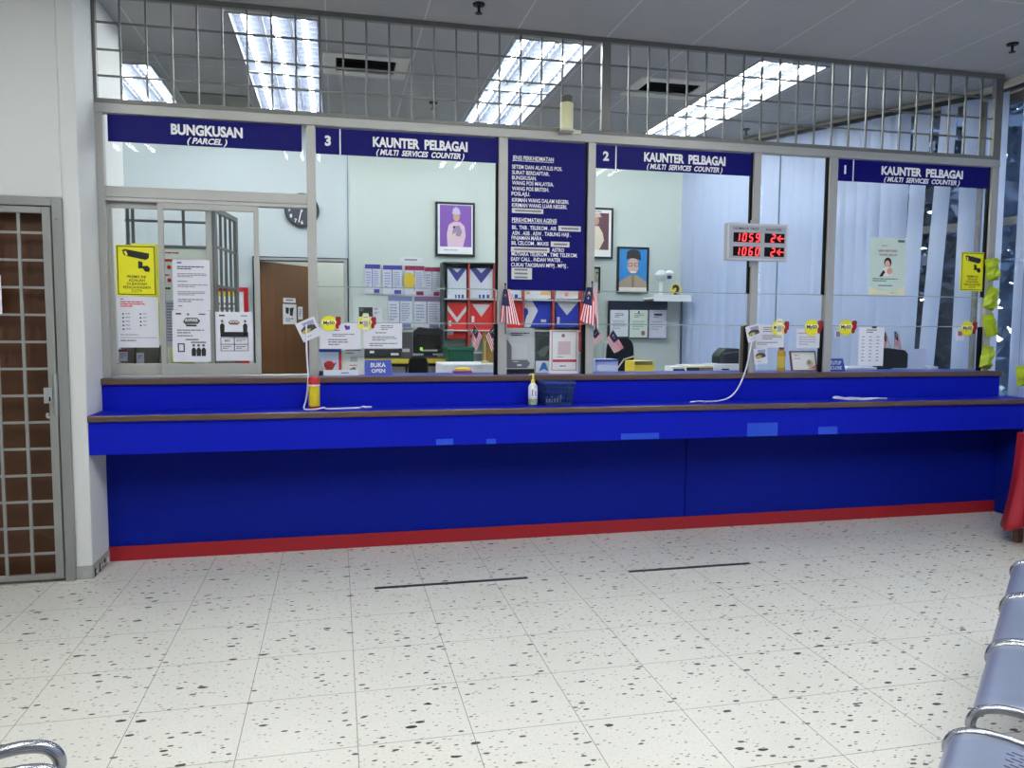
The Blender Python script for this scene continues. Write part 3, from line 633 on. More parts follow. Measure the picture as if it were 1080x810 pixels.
name_block('blue block lettered BUKA OPEN on the ledge at counter 3', (385, 380, 414, 393.5), (('BUKA', .68, .30), ('OPEN', .28, .26)), .06)
name_block('blue block lettered TUTUP CLOSE on the ledge at counter 1', (873, 378.5, 892, 391), (('TUTUP', .68, .30), ('CLOSE', .28, .26)), .06)
# payment stands
x0, x1, z0, z1 = on_ledge((533.5, 346, 563.5, 392)); t = sheet('payment_stand', 'grey and white payment code stand between the two large flags', 'stand', (x0, x1, LZ, z1), YL, [('r', .0, .9, 1, 1, DARK), ('p', [(.02, .22), (.2, .4), (.2, .7), (.75, .7), (.86, .78), (.75, .88), (.02, .88)], M((112, 112, 118), .4)), ('l', .18, .1, .85, .19, 2, INK), ('r', .22, .34, .74, .66, M((205, 207, 208), .5)), ('l', .26, .73, .62, .76, 1, WHITE), ('r', .4, .8, .55, .83, WHITE)], M((196, 200, 200), .4), .012)
MB().box(-(x1-x0)/2, (x1-x0)/2, -.01, .08, 0, .006, DARK).build('base', t, world=False)
x0, x1, z0, z1 = on_ledge((580, 348, 610, 392), .06); t = sheet('payment_stand', 'white payment code stand with a red border, right of the grey stand', 'stand', (x0, x1, LZ, z1), .06, [('o', .06, .03, .94, .93, M((190, 60, 70), .5), .02), ('e', .46, .13, .06, .06, M((150, 110, 115), .5)), ('r', .28, .26, .72, .57, M((214, 190, 194), .5)), ('l', .25, .61, .75, .64, 1, INKG), ('r', .1, .68, .92, .74, M((200, 70, 80), .5)), ('l', .35, .82, .75, .86, 1, INK)], M((232, 234, 234), .4), .012)
MB().box(-(x1-x0)/2, (x1-x0)/2, -.01, .08, 0, .006, WHITE).build('base', t, world=False)
x0, x1, z0, z1 = on_ledge((565, 354, 582, 391), .14)
sheet('leaflet', 'dark photo leaflet with a blue emblem between the two payment stands', 'leaflet', (x0, x1, LZ, z1), .14, [('e', .6, .3, .5, .55, M((40, 48, 48), .5)), ('p', [(.1, .45), (.5, .3), (.9, .25), (.6, .55), (.3, .58)], M((90, 100, 100), .5)), ('r', 0, .68, 1, 1, M((215, 220, 224), .5)), ('p', [(.2, .96), (.42, .72), (.6, .72), (.8, .96), (.5, .9)], M((50, 110, 190), .5))], M((60, 66, 66), .5), .006)
# orange bottle and picture stand
p = at(828.5, 390, .0); t = thing('bottle', 'amber bottle with dark red cap on the ledge right of the hanging cards', 'bottle', (p.x, .06, LZ)); zt = at(828, 362, .06).z-LZ
MB().lathe((p.x, .06, LZ), [(.026, 0), (.029, .004), (.029, zt*.66), (.027, zt*.72), (.014, zt*.78), (.013, zt*.82)], M((196, 150, 40), .25), 18).build('body', t)
MB().lathe((p.x, .06, LZ+.03), [(.0296, 0), (.0296, zt*.4)], M((200, 176, 60), .5), 18).build('label_band', t)
MB().lathe((p.x, .06, LZ+zt*.78), [(.019, 0), (.019, zt*.22), (.015, zt*.225)], M((92, 30, 30), .4), 18).build('cap', t)
x0, x1, z0, z1 = on_ledge((834, 370.5, 861, 389), .04)
t = sheet('picture_stand', 'leaning picture in a dark red frame beside the amber bottle', 'picture', (x0, x1, LZ+.006, z1+.006), .02, [('r', .05, .06, .95, .95, M((228, 226, 220), .5)), ('l', .15, .2, .5, .3, 1, INKG), ('l', .15, .36, .6, .44, 1, INKR), ('e', .72, .62, .14, .14, M((200, 180, 160), .5)), ('e', .7, .58, .07, .08, M((120, 110, 90), .5)), ('p', [(.6, .9), (.8, .8), (.95, .7), (.95, .92)], M((210, 130, 110), .5))], M((96, 40, 40), .4), .012, lean=-.25)
# olive strip, devices at counter 2
xa, xb, _, _ = rect(780.5, 346, 788, 390, .03)
tag(MB().box(xa, xb, .022, .035, LZ, at(784, 344, .03).z, wood_mat((96, 92, 66), (126, 118, 86), 6)).build('wooden_batten'), 'olive brown batten upright beside the post left of the hanging cards', 'batten')

def malay_flag(mb, P00, P10, P01, P11, y_wave=.01, nu=18, n_str=14, canton=(.5, .57), lift=0, cross=False):
    # P00 hoist top, P10 fly top, P01 hoist bottom, P11 fly bottom : u along fly, v down the hoist
    Rr, Ww, Bb, Yy = M((204, 32, 44), .7), M((236, 234, 236), .7), M((14, 22, 88), .7), M((236, 214, 120), .7)
    def pt(u, v, dy=0):
        p = (P00*(1-u)+P10*u)*(1-v)+(P01*(1-u)+P11*u)*v
        return p+Vector((0, -y_wave*math.sin(v*9+u*2.5)*(.3+u)+dy, 0))
    nv = n_str*2
    for side in (0, .0015):
        for i in range(nu):
            for j in range(nv):
                u0, u1, v0, v1 = i/nu, (i+1)/nu, j/nv, (j+1)/nv
                m = Bb if (u1 <= canton[0]+.01 and v1 <= canton[1]+.01) else (Rr if (j//2) % 2 == 0 else Ww)
                mb.faces([pt(u0, v0, side), pt(u1, v0, side), pt(u1, v1, side), pt(u0, v1, side)], [(0, 1, 2, 3)], m, True)
    cu, cv = canton[0]*.42, canton[1]*.5
    def spot(du, dv): return pt(cu+du, cv+dv, -.002)
    mb.faces([spot(.085*math.cos(t), .11*math.sin(t)) for t in [math.pi*(.4+1.2*k/8) for k in range(9)]]+[spot(.03+.065*math.cos(t), .09*math.sin(t)) for t in [math.pi*(1.55-1.1*k/8) for k in range(9)]], [tuple(range(18))], Yy)
    mb.faces([spot(.1+(.045 if k % 2 else .02)*math.cos(math.pi*k/7), (.065 if k % 2 else .03)*math.sin(math.pi*k/7)) for k in range(14)], [tuple(range(14))], Yy)
def big_flag(label, stick, corners, Y):
    P = [at(x, y, Y) for x, y in corners]
    s0, s1 = at(*stick[0], Y), at(*stick[1], Y)
    t = thing('hand_flag', label, 'flag', (s1.x, Y, s1.z), 'large hand flags on the posts')
    MB().tube([s1, s0], .004, M((60, 60, 60), .4), 8).build('stick', t)
    m = MB(); malay_flag(m, *P, y_wave=.007); bmesh.ops.remove_doubles(m.bm, verts=m.bm.verts, dist=1e-6); m.build('cloth', t, fix=False)
    MB().lathe(s0, [(.002, 0), (.006, .004), (.006, .012), (.002, .016)], BLACK, 10).build('tip', t)
big_flag('larger striped flag drooping on the post left of the service board foot', ((533, 301), (533, 352)), ((531, 305), (527, 339), (538, 305), (548.5, 343)), -.09)
big_flag('larger striped flag drooping on the post right of the service board foot', ((624.5, 299), (629, 352)), ((619, 303), (610.5, 337), (630, 303), (631.5, 346)), -.09)
def flag_pair(label, base_px, Y, zbase, fl, goldy=True, s0=.5):
    b_ = at(*base_px, Y); t = thing('flag_stand', label, 'flag stand', (b_.x, Y, zbase), 'small paired table flags')
    MB().lathe((b_.x, Y, zbase), [(.03, 0), (.032, .006), (.02, .012), (.007, .02), (.006, b_.z-zbase), (.01, b_.z-zbase+.012), (.004, b_.z-zbase+.02)], M((200, 180, 110), .35, .4) if goldy else M((190, 190, 190), .3, .4), 14).build('stand', t)
    if goldy:
        x0, x1, z0, z1 = rect(509.5, 351, 524, 379, Y+.03); MB().box(x0, x1, Y+.03, Y+.05, zbase, z1, M((150, 122, 60), .4, .2, .2)).build('plaque', t, .004)
    for top, co in fl:
        tp = at(*top, Y-.01); P = [at(x, y, Y-.01) for x, y in co]
        MB().tube([(b_.x, Y, b_.z), tp], .003, M((190, 180, 140), .4), 6).build('stick', t)
        m = MB(); malay_flag(m, *P, y_wave=.005, nu=12); bmesh.ops.remove_doubles(m.bm, verts=m.bm.verts, dist=1e-6); m.build('flag', t, fix=False)
flag_pair('pair of small crossed table flags on the white box at counter 3', (511.5, 362, ), .6, 1.16, [((500.5, 343), ((500, 343), (497, 358), (508.5, 354), (502, 371))), ((521.5, 343), ((521, 343), (527, 358), (512.5, 354), (519, 371)))])
flag_pair('pair of small crossed table flags at counter 2, beside the black chair', (637, 363), .55, 1.06, [((628.5, 344.5), ((628.5, 346), (619, 358), (636, 355), (625, 367))), ((646.5, 347.5), ((647, 348), (658, 367), (639, 358), (648.5, 372.5)))][:2], False)
flag_pair('pair of small table flags behind the black monitor at counter 1', (942, 375), .75, 1.06, [((933.5, 349), ((933.5, 350), (930, 366), (937, 356), (936, 370))), ((946, 348), ((943.5, 349), (943, 364), (948.5, 353), (952, 371)))], False)

# ------------------------------------------------------------------ things on the counter
CZ = .922
p = at(331.5, 430, -.22); zt = at(331.5, 397.5, -.22).z; h = zt-CZ
t = thing('spray_can', 'red and yellow cylindrical can standing at the left of the counter', 'can', (p.x, -.22, CZ))
MB().lathe((p.x, -.22, CZ), [(.030, 0), (.034, .004), (.034, .022)], M((140, 20, 26), .35), 24).build('base', t)
MB().lathe((p.x, -.22, CZ+.022), [(.0342, 0), (.0342, h*.60)], M((206, 186, 30), .35), 24).build('label_band', t)
MB().lathe((p.x, -.22, CZ+.022+h*.6), [(.0345, 0), (.0345, .006), (.034, .008), (.034, h*.40-.03), (.03, h*.40-.022)], M((176, 18, 26), .3), 24).build('cap', t)
MB().lathe((p.x, -.22, CZ+.022+h*.6), [(.0352, .002), (.0352, .012)], M((230, 225, 215), .4), 24).build('ring', t)
p = at(562, 427, -.18); zt = at(562, 394, -.18).z; h = zt-CZ
t = thing('pump_bottle', 'white and green pump bottle with yellow pump beside the basket', 'bottle', (p.x, -.18, CZ))
MB().lathe((p.x, -.18, CZ), [(.026, 0), (.031, .004), (.031, h*.22), (.031, h*.5), (.029, h*.60), (.018, h*.68), (.012, h*.70)], M((222, 226, 232), .3), 22).build('body', t)
MB().lathe((p.x, -.18, CZ), [(.0262, .001), (.0314, .005), (.0314, h*.2)], M((140, 160, 110), .35), 22).build('lower_band', t)
MB().box(p.x-.02, p.x+.02, -.2132, -.2105, CZ+h*.26, CZ+h*.55, M((236, 238, 242), .4)).box(p.x-.016, p.x-.008, -.2138, -.2132, CZ+h*.3, CZ+h*.5, INKG).box(p.x+.004, p.x+.014, -.2138, -.2132, CZ+h*.3, CZ+h*.46, M((200, 150, 170), .5)).build('label_band', t)
PY = M((236, 226, 110), .4)
MB().lathe((p.x, -.18, CZ+h*.70), [(.014, 0), (.014, h*.07), (.008, h*.12), (.006, h*.13), (.006, h*.27), (.009, h*.275), (.009, h*.3)], PY, 16).tube([(p.x, -.18, CZ+h*.985), (p.x-.022, -.18, CZ+h*.98), (p.x-.026, -.18, CZ+h*.95)], .0045, PY).build('pump', t)
# basket
R = rect(570.5, 402, 602.5, 427, -.19); x0, x1 = R[0], R[1]; zt = R[3]
t = thing('basket', 'dark blue plastic basket with slotted sides on the counter', 'basket', ((x0+x1)/2, -.19, CZ)); BB = M((14, 40, 100), .4, noise=.06)
m = MB(); y0, y1 = -.27, -.11; th = .003; ins = .016
def ring(k):  # k 0 bottom .. 1 top
    i_ = ins*(1-k); return [(x0+i_, y0+i_), (x1-i_, y0+i_), (x1-i_, y1-i_), (x0+i_, y1-i_)]
zr = lambda k: CZ+(zt-CZ)*k
m.faces([(x, y, CZ) for x, y in ring(0)]+[(x, y, CZ+.004) for x, y in ring(0)], [(0, 3, 2, 1), (4, 5, 6, 7), (0, 1, 5, 4), (1, 2, 6, 5), (2, 3, 7, 6), (3, 0, 4, 7)], BB)
for k0, k1 in ((0, .14), (.30, .36), (.52, .58), (.74, .80), (.90, 1)):
    a_, b_ = ring(k0), ring(k1)
    for s_ in range(4):
        p0, p1, q0, q1 = a_[s_], a_[(s_+1) % 4], b_[s_], b_[(s_+1) % 4]
        m.bar(((p0[0]+q0[0])/2, (p0[1]+q0[1])/2, (zr(k0)+zr(k1))/2), ((p1[0]+q1[0])/2, (p1[1]+q1[1])/2, (zr(k0)+zr(k1))/2), th, zr(k1)-zr(k0), BB)
a_, b_ = ring(0), ring(1)
for s_ in range(4):
    n = 11 if s_ % 2 == 0 else 8
    for i in range(n):
        f_ = i/(n-1) if n > 1 else 0
        lp = lambda A: (A[s_][0]*(1-f_)+A[(s_+1) % 4][0]*f_, A[s_][1]*(1-f_)+A[(s_+1) % 4][1]*f_)
        m.bar(lp(a_)+(CZ,), lp(b_)+(zt,), .006, th, BB)
m.build('basket_body', t)
MB().box(x0-.006, x1+.006, y0-.006, y0+.004, zt-.014, zt, M((30, 60, 130), .4)).box(x0-.006, x1+.006, y1-.004, y1+.006, zt-.014, zt, M((30, 60, 130), .4)).box(x0-.006, x0+.004, y0, y1, zt-.014, zt, M((30, 60, 130), .4)).box(x1-.004, x1+.006, y0, y1, zt-.014, zt, M((30, 60, 130), .4)).build('rim', t)
m = MB(); random.seed(4)
for i in range(7): m.box(x0+.025+.016*i, x0+.034+.016*i, y0+.03, y0+.045, CZ+.005, CZ+.05+.02*random.random(), M((200, 205, 215), .6))
tag(m.build('paper_slips'), 'white paper slips standing in the dark blue basket', 'slips', kind='stuff')
# cords
CORD = M((214, 214, 226), .6)
def cord(label, pts, r=.0045):
    m = MB()
    P = [Vector(p) for p in pts]; out = []
    for i in range(len(P)-1):
        p0, p1, p2, p3 = P[max(i-1, 0)], P[i], P[i+1], P[min(i+2, len(P)-1)]
        for k in range(6):
            t_ = k/6; out.append(.5*((2*p1)+(p2-p0)*t_+(2*p0-5*p1+4*p2-p3)*t_*t_+(3*p1-p0-3*p2+p3)*t_**3))
    out.append(P[-1]); m.tube(out, r, CORD, 7); return tag(m.build('pen_cord'), label, 'cord', 'white pen cords')
def cp(px, Y=-.25, py=None, z=None): 
    a = at(px, py if py else 425, Y); return (a.x, Y, z if z is not None else a.z)
cord('white cord hanging from the left picture card and lying along the counter past the can', [cp(323, -.062, 342), cp(323.5, -.075, 370), cp(325, -.115, 400), cp(323, -.16, 421), cp(320.5, -.22, z=CZ+.006), cp(331, -.285, z=CZ+.006), cp(341, -.25, z=CZ+.012), cp(344, -.24, z=CZ+.006), cp(352, -.25, z=CZ+.005), cp(378, -.22, z=CZ+.005), cp(383, -.24, z=CZ+.014), cp(386, -.22, z=CZ+.006), cp(381, -.2, z=CZ+.006), cp(392, -.18, z=CZ+.005)], .0055)
cord('white cord curving down from the hanging cards to the middle of the counter', [cp(795, -.062, 352), cp(791, -.08, 370), cp(786.5, -.12, 390), cp(779, -.16, 408), cp(770, -.19, 418.5), cp(758, -.2, z=CZ+.008), cp(744, -.22, z=CZ+.006), cp(738, -.24, z=CZ+.012), cp(733, -.21, z=CZ+.006), cp(728, -.23, z=CZ+.005)], .005)
cord('tangled white cord bundle lying on the counter below counter 1', [cp(935, -.22, z=CZ+.005), cp(915, -.24, z=CZ+.012), cp(898, -.25, z=CZ+.006), cp(884, -.27, z=CZ+.018), cp(878.5, -.25, z=CZ+.02), cp(882, -.22, z=CZ+.025), cp(893, -.22, z=CZ+.012), cp(910, -.27, z=CZ+.006), cp(925, -.26, z=CZ+.014), cp(912, -.22, z=CZ+.008), cp(895, -.26, z=CZ+.02), cp(889, -.24, z=CZ+.006)], .0055)

# lime tape bundles down the right end of the screen
def crumple(label, q, rot, Y, grp='crumpled lime streamers'):
    x0, x1, z0, z1 = rect(*q, Y); cx, cz = (x0+x1)/2, (z0+z1)/2; w_, h_ = x1-x0, z1-z0
    random.seed(int(q[1])); m = MB(); nx, nz_ = 5, 7; ca, sa = math.cos(rot), math.sin(rot); vs_ = []
    for lay in (0, 1):
        for j in range(nz_):
            for i in range(nx):
                u = (i/(nx-1)-.5)*w_*.8; v = (j/(nz_-1)-.5)*h_*.95
                edge = i in (0, nx-1) or j in (0, nz_-1)
                y = Y + (0 if lay else -.03-random.random()*.03)*(0 if edge and not lay else 1) - (.008 if edge and not lay else 0)
                vs_.append((cx+u*ca-v*sa+random.uniform(-.004, .004), y, cz+u*sa+v*ca))
    N_ = nx*nz_; fs = []
    for j in range(nz_-1):
        for i in range(nx-1):
            a_ = j*nx+i; fs += [(a_, a_+1, a_+nx+1), (a_, a_+nx+1, a_+nx)]; fs.append((N_+a_, N_+a_+nx, N_+a_+nx+1, N_+a_+1))
    brd = [i for i in range(nx)]+[j*nx+nx-1 for j in range(1, nz_)]+[(nz_-1)*nx+i for i in range(nx-2, -1, -1)]+[j*nx for j in range(nz_-2, 0, -1)]
    for k in range(len(brd)): a_, b_ = brd[k], brd[(k+1) % len(brd)]; fs.append((b_, a_, a_+N_, b_+N_))
    m.faces(vs_, fs, LIME); return tag(m.build('lime_packet'), label, 'packet', grp)
for q, rot, lab in (((1038, 272, 1053, 297), .15, 'topmost of four crumpled lime packets down the right end post'), ((1037, 302, 1052, 327), -.3, 'second from top of four crumpled lime packets on the right end post'), ((1036, 331, 1051, 356), .35, 'third from top of four crumpled lime packets on the right end post'), ((1033, 364, 1047, 389), -.15, 'lowest of four crumpled lime packets, touching the ledge'), ):
    crumple(lab, q, rot, -.052)

# ------------------------------------------------------------------ office behind the screen
t = thing('staff_desk', 'long staff work surface running behind the counter ledge', 'desk', (3.4, .6, .2))
DK = M((190, 194, 200), .5)
MB().box(1.0, 5.72, .28, .98, 1.03, 1.06, DK).build('desk_top', t); 
for x in (1.05, 2.25, 3.45, 4.65, 5.66): MB().box(x, x+.04, .32, .95, .2, 1.03, GREYP).build('leg', t)
# back desk with yellow edge
ya = 1.95; a_ = at(383, 380, ya); b_ = at(474, 381, ya); zt = at(420, 377.5, ya).z
t = thing('back_cabinet', 'dark cabinet with yellow edged top under the computers', 'cabinet', ((a_.x+b_.x)/2, 2.2, .2))
MB().box(a_.x, b_.x, ya, 2.6, zt-.05, zt, M((60, 62, 66), .5)).build('top', t); MB().box(a_.x, b_.x, ya-.012, ya, zt-.05, zt-.008, M((214, 196, 60), .5)).build('yellow_edge', t)
MB().box(a_.x+.03, b_.x-.03, ya+.05, 2.55, .2, zt-.05, M((52, 54, 60), .5)).build('body', t, .005)
MB().box(a_.x+.05, (a_.x+b_.x)/2-.01, ya+.035, ya+.05, .25, zt-.08, M((150, 152, 156), .5)).build('door', t, .004); MB().box((a_.x+b_.x)/2+.01, b_.x-.05, ya+.035, ya+.05, .25, zt-.08, M((150, 152, 156), .5)).build('door', t, .004)
CAB = zt
def monitor(label, q, Y, base):
    x0, x1, z0, z1 = rect(*q, Y); t = thing('monitor', label, 'monitor', ((x0+x1)/2, Y, base)); W = x1-x0
    MB().prism([(x0, z0+.02), (x1, z0+.02), (x1, z1-.03), (x1-.04, z1-.005), (x0+W*.62, z1-.012), (x0+.05, z1), (x0, z1-.04)], Y, Y+.05, M((44, 46, 48), .5, spec=.2)).build('case', t, .008)
    MB().box(x0+.03, x1-.03, Y-.003, Y, z0+.065, z1-.07, M((22, 24, 26), .15)).build('screen', t)
    MB().box(x0+.06, x0+.085, Y-.004, Y, z0+.05, z0+.075, M((150, 230, 60), .4, noise=0, emit=1.0)).build('power_light', t)
    MB().box(x0+W*.25, x0+W*.8, Y-.003, Y, z0+.04, z0+.055, M((190, 190, 190), .5)).build('buttons', t)
    MB().box(x0+W*.35, x0+W*.65, Y+.01, Y+.04, base+.01, z0+.03, DARK).build('neck', t); MB().box(x0+W*.2, x0+W*.8, Y-.02, Y+.12, base, base+.014, DARK).build('foot', t)
monitor('black monitor with a green power light on the yellow edged cabinet', (436, 345, 467.5, 375), 2.1, CAB)
x0, x1, z0, z1 = rect(422, 350, 435.5, 377, 2.05); t = thing('computer_tower', 'dark grey computer tower left of the monitor on the cabinet', 'computer', ((x0+x1)/2, 2.2, CAB))
MB().box(x0, x1, 2.05, 2.45, CAB, z1, M((74, 76, 80), .45)).build('case', t, .006); MB().box(x0+.02, x1-.03, 2.046, 2.05, CAB+.05, CAB+.08, M((200, 200, 200), .4)).build('front_badge', t)
x0, x1, z0, z1 = rect(384, 368, 421, 377, 2.05); t = thing('printer', 'low dark machine behind the notice, on the yellow edged cabinet', 'printer', ((x0+x1)/2, 2.2, CAB))
MB().box(x0, x1, 2.05, 2.4, CAB, z1, M((48, 50, 54), .45)).build('case', t, .01); MB().box(x0+.05, x0+.09, 2.046, 2.05, CAB+.04, CAB+.06, WHITE).build('marking', t); MB().box(x0+.24, x0+.31, 2.046, 2.05, CAB+.02, CAB+.04, WHITE).build('marking', t)
def chair(label, q, Y, col=BLACK):
    x0, x1, z0, z1 = rect(*q, Y); cx = (x0+x1)/2; W = (x1-x0)/2
    t = thing('office_chair', label, 'chair', (cx, Y, .2), 'black office chairs'); fz = .2
    m = MB(); n = 10; pts = [(cx+W*math.copysign(abs(math.cos(a))**.6, math.cos(a)), (z1+fz+.78)/2+(z1-fz-.78)/2*math.copysign(abs(math.sin(a))**.6, math.sin(a))) for a in [2*math.pi*i/20 for i in range(20)]]
    m.prism(pts, Y, Y+.07, col); m.build('backrest', t, .02)
    MB().box(cx-.24, cx+.24, Y+.02, Y+.5, fz+.45, fz+.53, col).build('seat', t, .03)
    MB().box(cx-.03, cx+.03, Y-.01, Y+.01, fz+.4, fz+.85, DARK).build('back_strut', t)
    MB().tube([(cx, Y+.25, fz+.08), (cx, Y+.25, fz+.45)], .03, DARK, 10).build('column', t)
    for k in range(5):
        a = k*2*math.pi/5; e = (cx+.28*math.cos(a), Y+.25+.28*math.sin(a), fz+.05); MB().bar((cx, Y+.25, fz+.1), e, .04, .03, DARK).build('base_leg', t); MB().lathe((e[0], e[1], fz), [(.02, 0), (.025, .01), (.025, .04), (.015, .05)], BLACK, 10).build('caster', t)
chair('black office chair in front of the monitor at counter 3', (431, 375.5, 452, 396), 1.15)
chair('black high backed chair below the certificate board at counter 2', (641, 356, 669.5, 396), 1.3, M((14, 14, 16), .6, spec=.15))
# green box, white box with sponge
x0, x1, z0, z1 = rect(473, 366, 500, 379.5, 1.75); t = thing('crate', 'green plastic box below the envelope rack', 'box', ((x0+x1)/2, 1.9, .2))
MB().box(x0, x1, 1.75, 2.1, z0-.1, z1, M((28, 96, 76), .4)).build('body', t, .01); MB().box(x0-.01, x1+.01, 1.74, 2.11, z1-.03, z1, M((36, 112, 88), .4)).build('rim', t, .004)
MB().box(b_.x+.01, x1+.4, 1.7, 2.2, .2, z0-.1, M((120, 130, 125), .5)).build('plinth', t)
x0, x1, z0, z1 = rect(466, 381, 524, 393, .45); tag(MB().box(x0, x1, .4, .8, 1.06, 1.16, M((214, 218, 222), .5)).build('white_box', None, .006), 'low white box behind the ledge at counter 3, carrying the flag stand', 'box')
p0, p1 = at(478, 391, .2), at(497, 391, .2); zs = LZ
t = thing('sponge', 'yellow and magenta stamp sponge on the ledge at counter 3', 'sponge', ((p0.x+p1.x)/2, .2, LZ))
MB().box(p0.x, p1.x, .16, .24, LZ, LZ+.016, M((150, 60, 150), .5)).build('tray', t, .003); MB().lathe(((p0.x+p1.x)/2+.005, .2, LZ+.016), [(.055, 0), (.06, .006), (.056, .016), (.03, .022)], M((236, 214, 60), .6), 18, 1, .6).build('pad', t)

# envelope rack along the back wall
YR = 2.72; R = rect(467, 277.5, 623, 372, YR); rx0, rx1 = R[0], R[1]
t = thing('envelope_rack', 'pale green glass fronted rack of envelopes along the back wall', 'rack', ((rx0+rx1)/2, 2.8, R[2]))
RKM = M((160, 186, 176), .5)
rz1 = at(490, 277.5, YR).z; rz0 = at(490, 372, YR).z
MB().box(rx0, rx1, YB-.03, YB-.002, rz0, rz1, RKM).build('back_panel', t)
xs_ = [rx0]+[at(px, 310, YR).x for px in (494, 521, 551, 583, 612)]+[rx1]
for x in xs_: MB().box(x-.008, x+.008, YR-.04, YB-.03, rz0, rz1, M((186, 70, 60), .5) if x not in (rx0, rx1) else M((70, 80, 80), .5)).build('divider', t)
for i, py in enumerate((277.5, 315.5, 348.5, 372)):
    z = at(490, py, YR).z; MB().box(rx0, rx1, YR-.04, YB-.03, z-.006, z+.006, M((70, 80, 80), .5) if i == 0 else M((200, 210, 215), .4)).build('shelf', t)
def env(label, q, base, elems, grp): sheet('envelope', label, 'envelope', rect(*q, YR), YR, elems, base, .012, grp)
NV = M((62, 66, 140), .6); WE = M((206, 216, 228), .6); RE = M((206, 42, 36), .6); BE = M((24, 50, 170), .6); GW = M((200, 204, 208), .6)
slotbits = [('r', .0, .86, .32, 1, PAPER), ('r', .4, .88, .48, 1, NV), ('r', .56, .88, .66, 1, NV), ('r', .74, .88, .86, 1, NV)]
vee = lambda a, b, c, d=.0: [('p', [(a, .0), (1-a, .0), (.5, b)], c)]
G1 = 'white envelopes with navy flaps'; G2 = 'red envelopes'; G3 = 'blue envelopes'
env('white envelope with navy V flap, upper left of the rack', (472, 283, 492, 314.5), WE, [('p', [(.0, .0), (1, .0), (.5, .45)], NV), ('p', [(.25, .0), (.75, .0), (.5, .14)], WE)]+slotbits, G1)
env('white envelope with navy V flap, second in the upper rack row', (495.5, 283, 519.5, 314.5), WE, [('p', [(.0, .0), (1, .0), (.5, .5)], NV), ('p', [(.28, .0), (.72, .0), (.5, .16)], WE)]+slotbits, G1)
env('white envelope with navy flap mostly hidden by the post', (522, 284, 550, 314), WE, [('p', [(.0, .1), (1, .0), (.5, .5)], NV)]+slotbits, G1)
env('red envelope with grey V, lower left of the rack', (472, 319, 492, 357), RE, [('p', [(0, .08), (.5, .42), (1, .08), (1, .22), (.5, .56), (0, .22)], GW), ('r', .06, .5, .2, .66, PAPER), ('r', 0, .74, .3, .9, PAPER)], G2)
env('red envelope with grey V, second in the lower rack row', (495.5, 319, 519.5, 357), RE, [('p', [(.1, .05), (.9, .05), (.5, .4)], GW), ('r', .08, .38, .2, .55, PAPER), ('r', .0, .76, .35, .9, PAPER)], G2)
env('red envelope behind the left large flag', (524, 316, 550, 346), RE, [('l', .2, .8, .9, .9, 1, PAPER)], G2)
env('blue envelope with a grey arrow, under the left of the service board', (553.5, 316, 581, 345), BE, [('p', [(0, .02), (.25, .0), (.5, .4), (.2, 1), (0, 1), (0, .8), (.1, .5), (0, .3)], GW), ('e', .03, .45, .1, .14, BE), ('r', .62, .72, .82, .82, GW)], G3)
env('blue envelope with a white V flap, under the right of the service board', (586, 317, 610, 345), BE, [('p', [(.0, .03), (1, .03), (.5, .55)], GW), ('r', .06, .62, .18, .9, PAPER)], G3)
env('white envelope with orange print above the blue arrow envelope', (553.5, 307, 581, 315), M((220, 222, 226), .6), [('r', .05, .15, .2, .45, M((230, 170, 90), .6)), ('r', .6, .1, .95, .5, M((230, 180, 110), .6))], 'white envelopes in the rack')
env('white envelope with pink print above the blue V envelope', (586, 307, 610, 315), M((224, 218, 218), .6), [('r', .1, .2, .3, .9, PAPER), ('r', .4, .2, .55, .7, M((230, 150, 130), .6))], 'white envelopes in the rack')
env('red envelope at the right end of the rack by the flag', (613.5, 316, 622, 345), RE, [('r', .1, .4, .5, .7, PAPER)], G2)
# brochure holders on the back wall
def broch(label, q, c, grp, yellow=False):
    e = [('r', 0, 0, 1, .15, c), ('r', .46, .16, .5, .82, c), ('r', .58, .85, .95, .98, c), ('r', .06, .86, .5, .97, PAPER), ('l', .56, .22, .92, .8, 8, M((150, 160, 190), .6)), ('l', .06, .25, .4, .8, 6, M((150, 160, 190), .6))]
    if yellow: e.append(('e', .22, .5, .3, .42, M((214, 190, 60), .5)))
    sheet('wall_brochure', label, 'brochure', rect(*q, BACK), BACK-.014, e, M((206, 212, 226), .5), .012, grp)
PU = M((74, 66, 160), .6); MA = M((140, 40, 80), .6); BG = 'rate cards on the back wall'
broch('rate card with purple heading, leftmost of the upper row', (385, 279, 401, 309.5), PU, BG)
broch('rate card with purple heading, second of the upper row', (404, 280, 424, 310.5), PU, BG)
broch('rate card with maroon heading and yellow blot', (427, 280.5, 447.5, 312), MA, BG, True)
broch('rate card with maroon heading, rightmost of the upper row', (448, 282, 464, 312.5), MA, BG)
broch('rate card without heading band, left of the lower row', (409.5, 312.5, 434.5, 346), M((120, 130, 180), .6), BG)
broch('rate card without heading band, right of the lower row', (437, 313, 464, 347), M((130, 110, 150), .6), BG)
sheet('leaflet', 'small leaflet with a dark photo on top, on the back wall beside the rate cards', 'leaflet', rect(378.5, 324, 393, 342, BACK), BACK, [('r', 0, 0, 1, .55, M((40, 46, 46), .5)), ('r', .3, .35, .7, .5, PAPER), ('e', .2, .15, .15, .12, M((70, 110, 80), .5))])
sheet('leaflet', 'small white leaflet with blue heading, just right of the dark photo leaflet', 'leaflet', rect(394, 325, 403, 341, BACK), BACK, [('l', .1, .03, .95, .15, 1, INKB), ('l', .1, .25, .8, .4, 2, INKG)])
sheet('wall_label', 'narrow white strip label above the rate cards', 'label', rect(422, 271.5, 446, 276.5, BACK), BACK, [('r', .2, .35, .75, .65, INKG)])
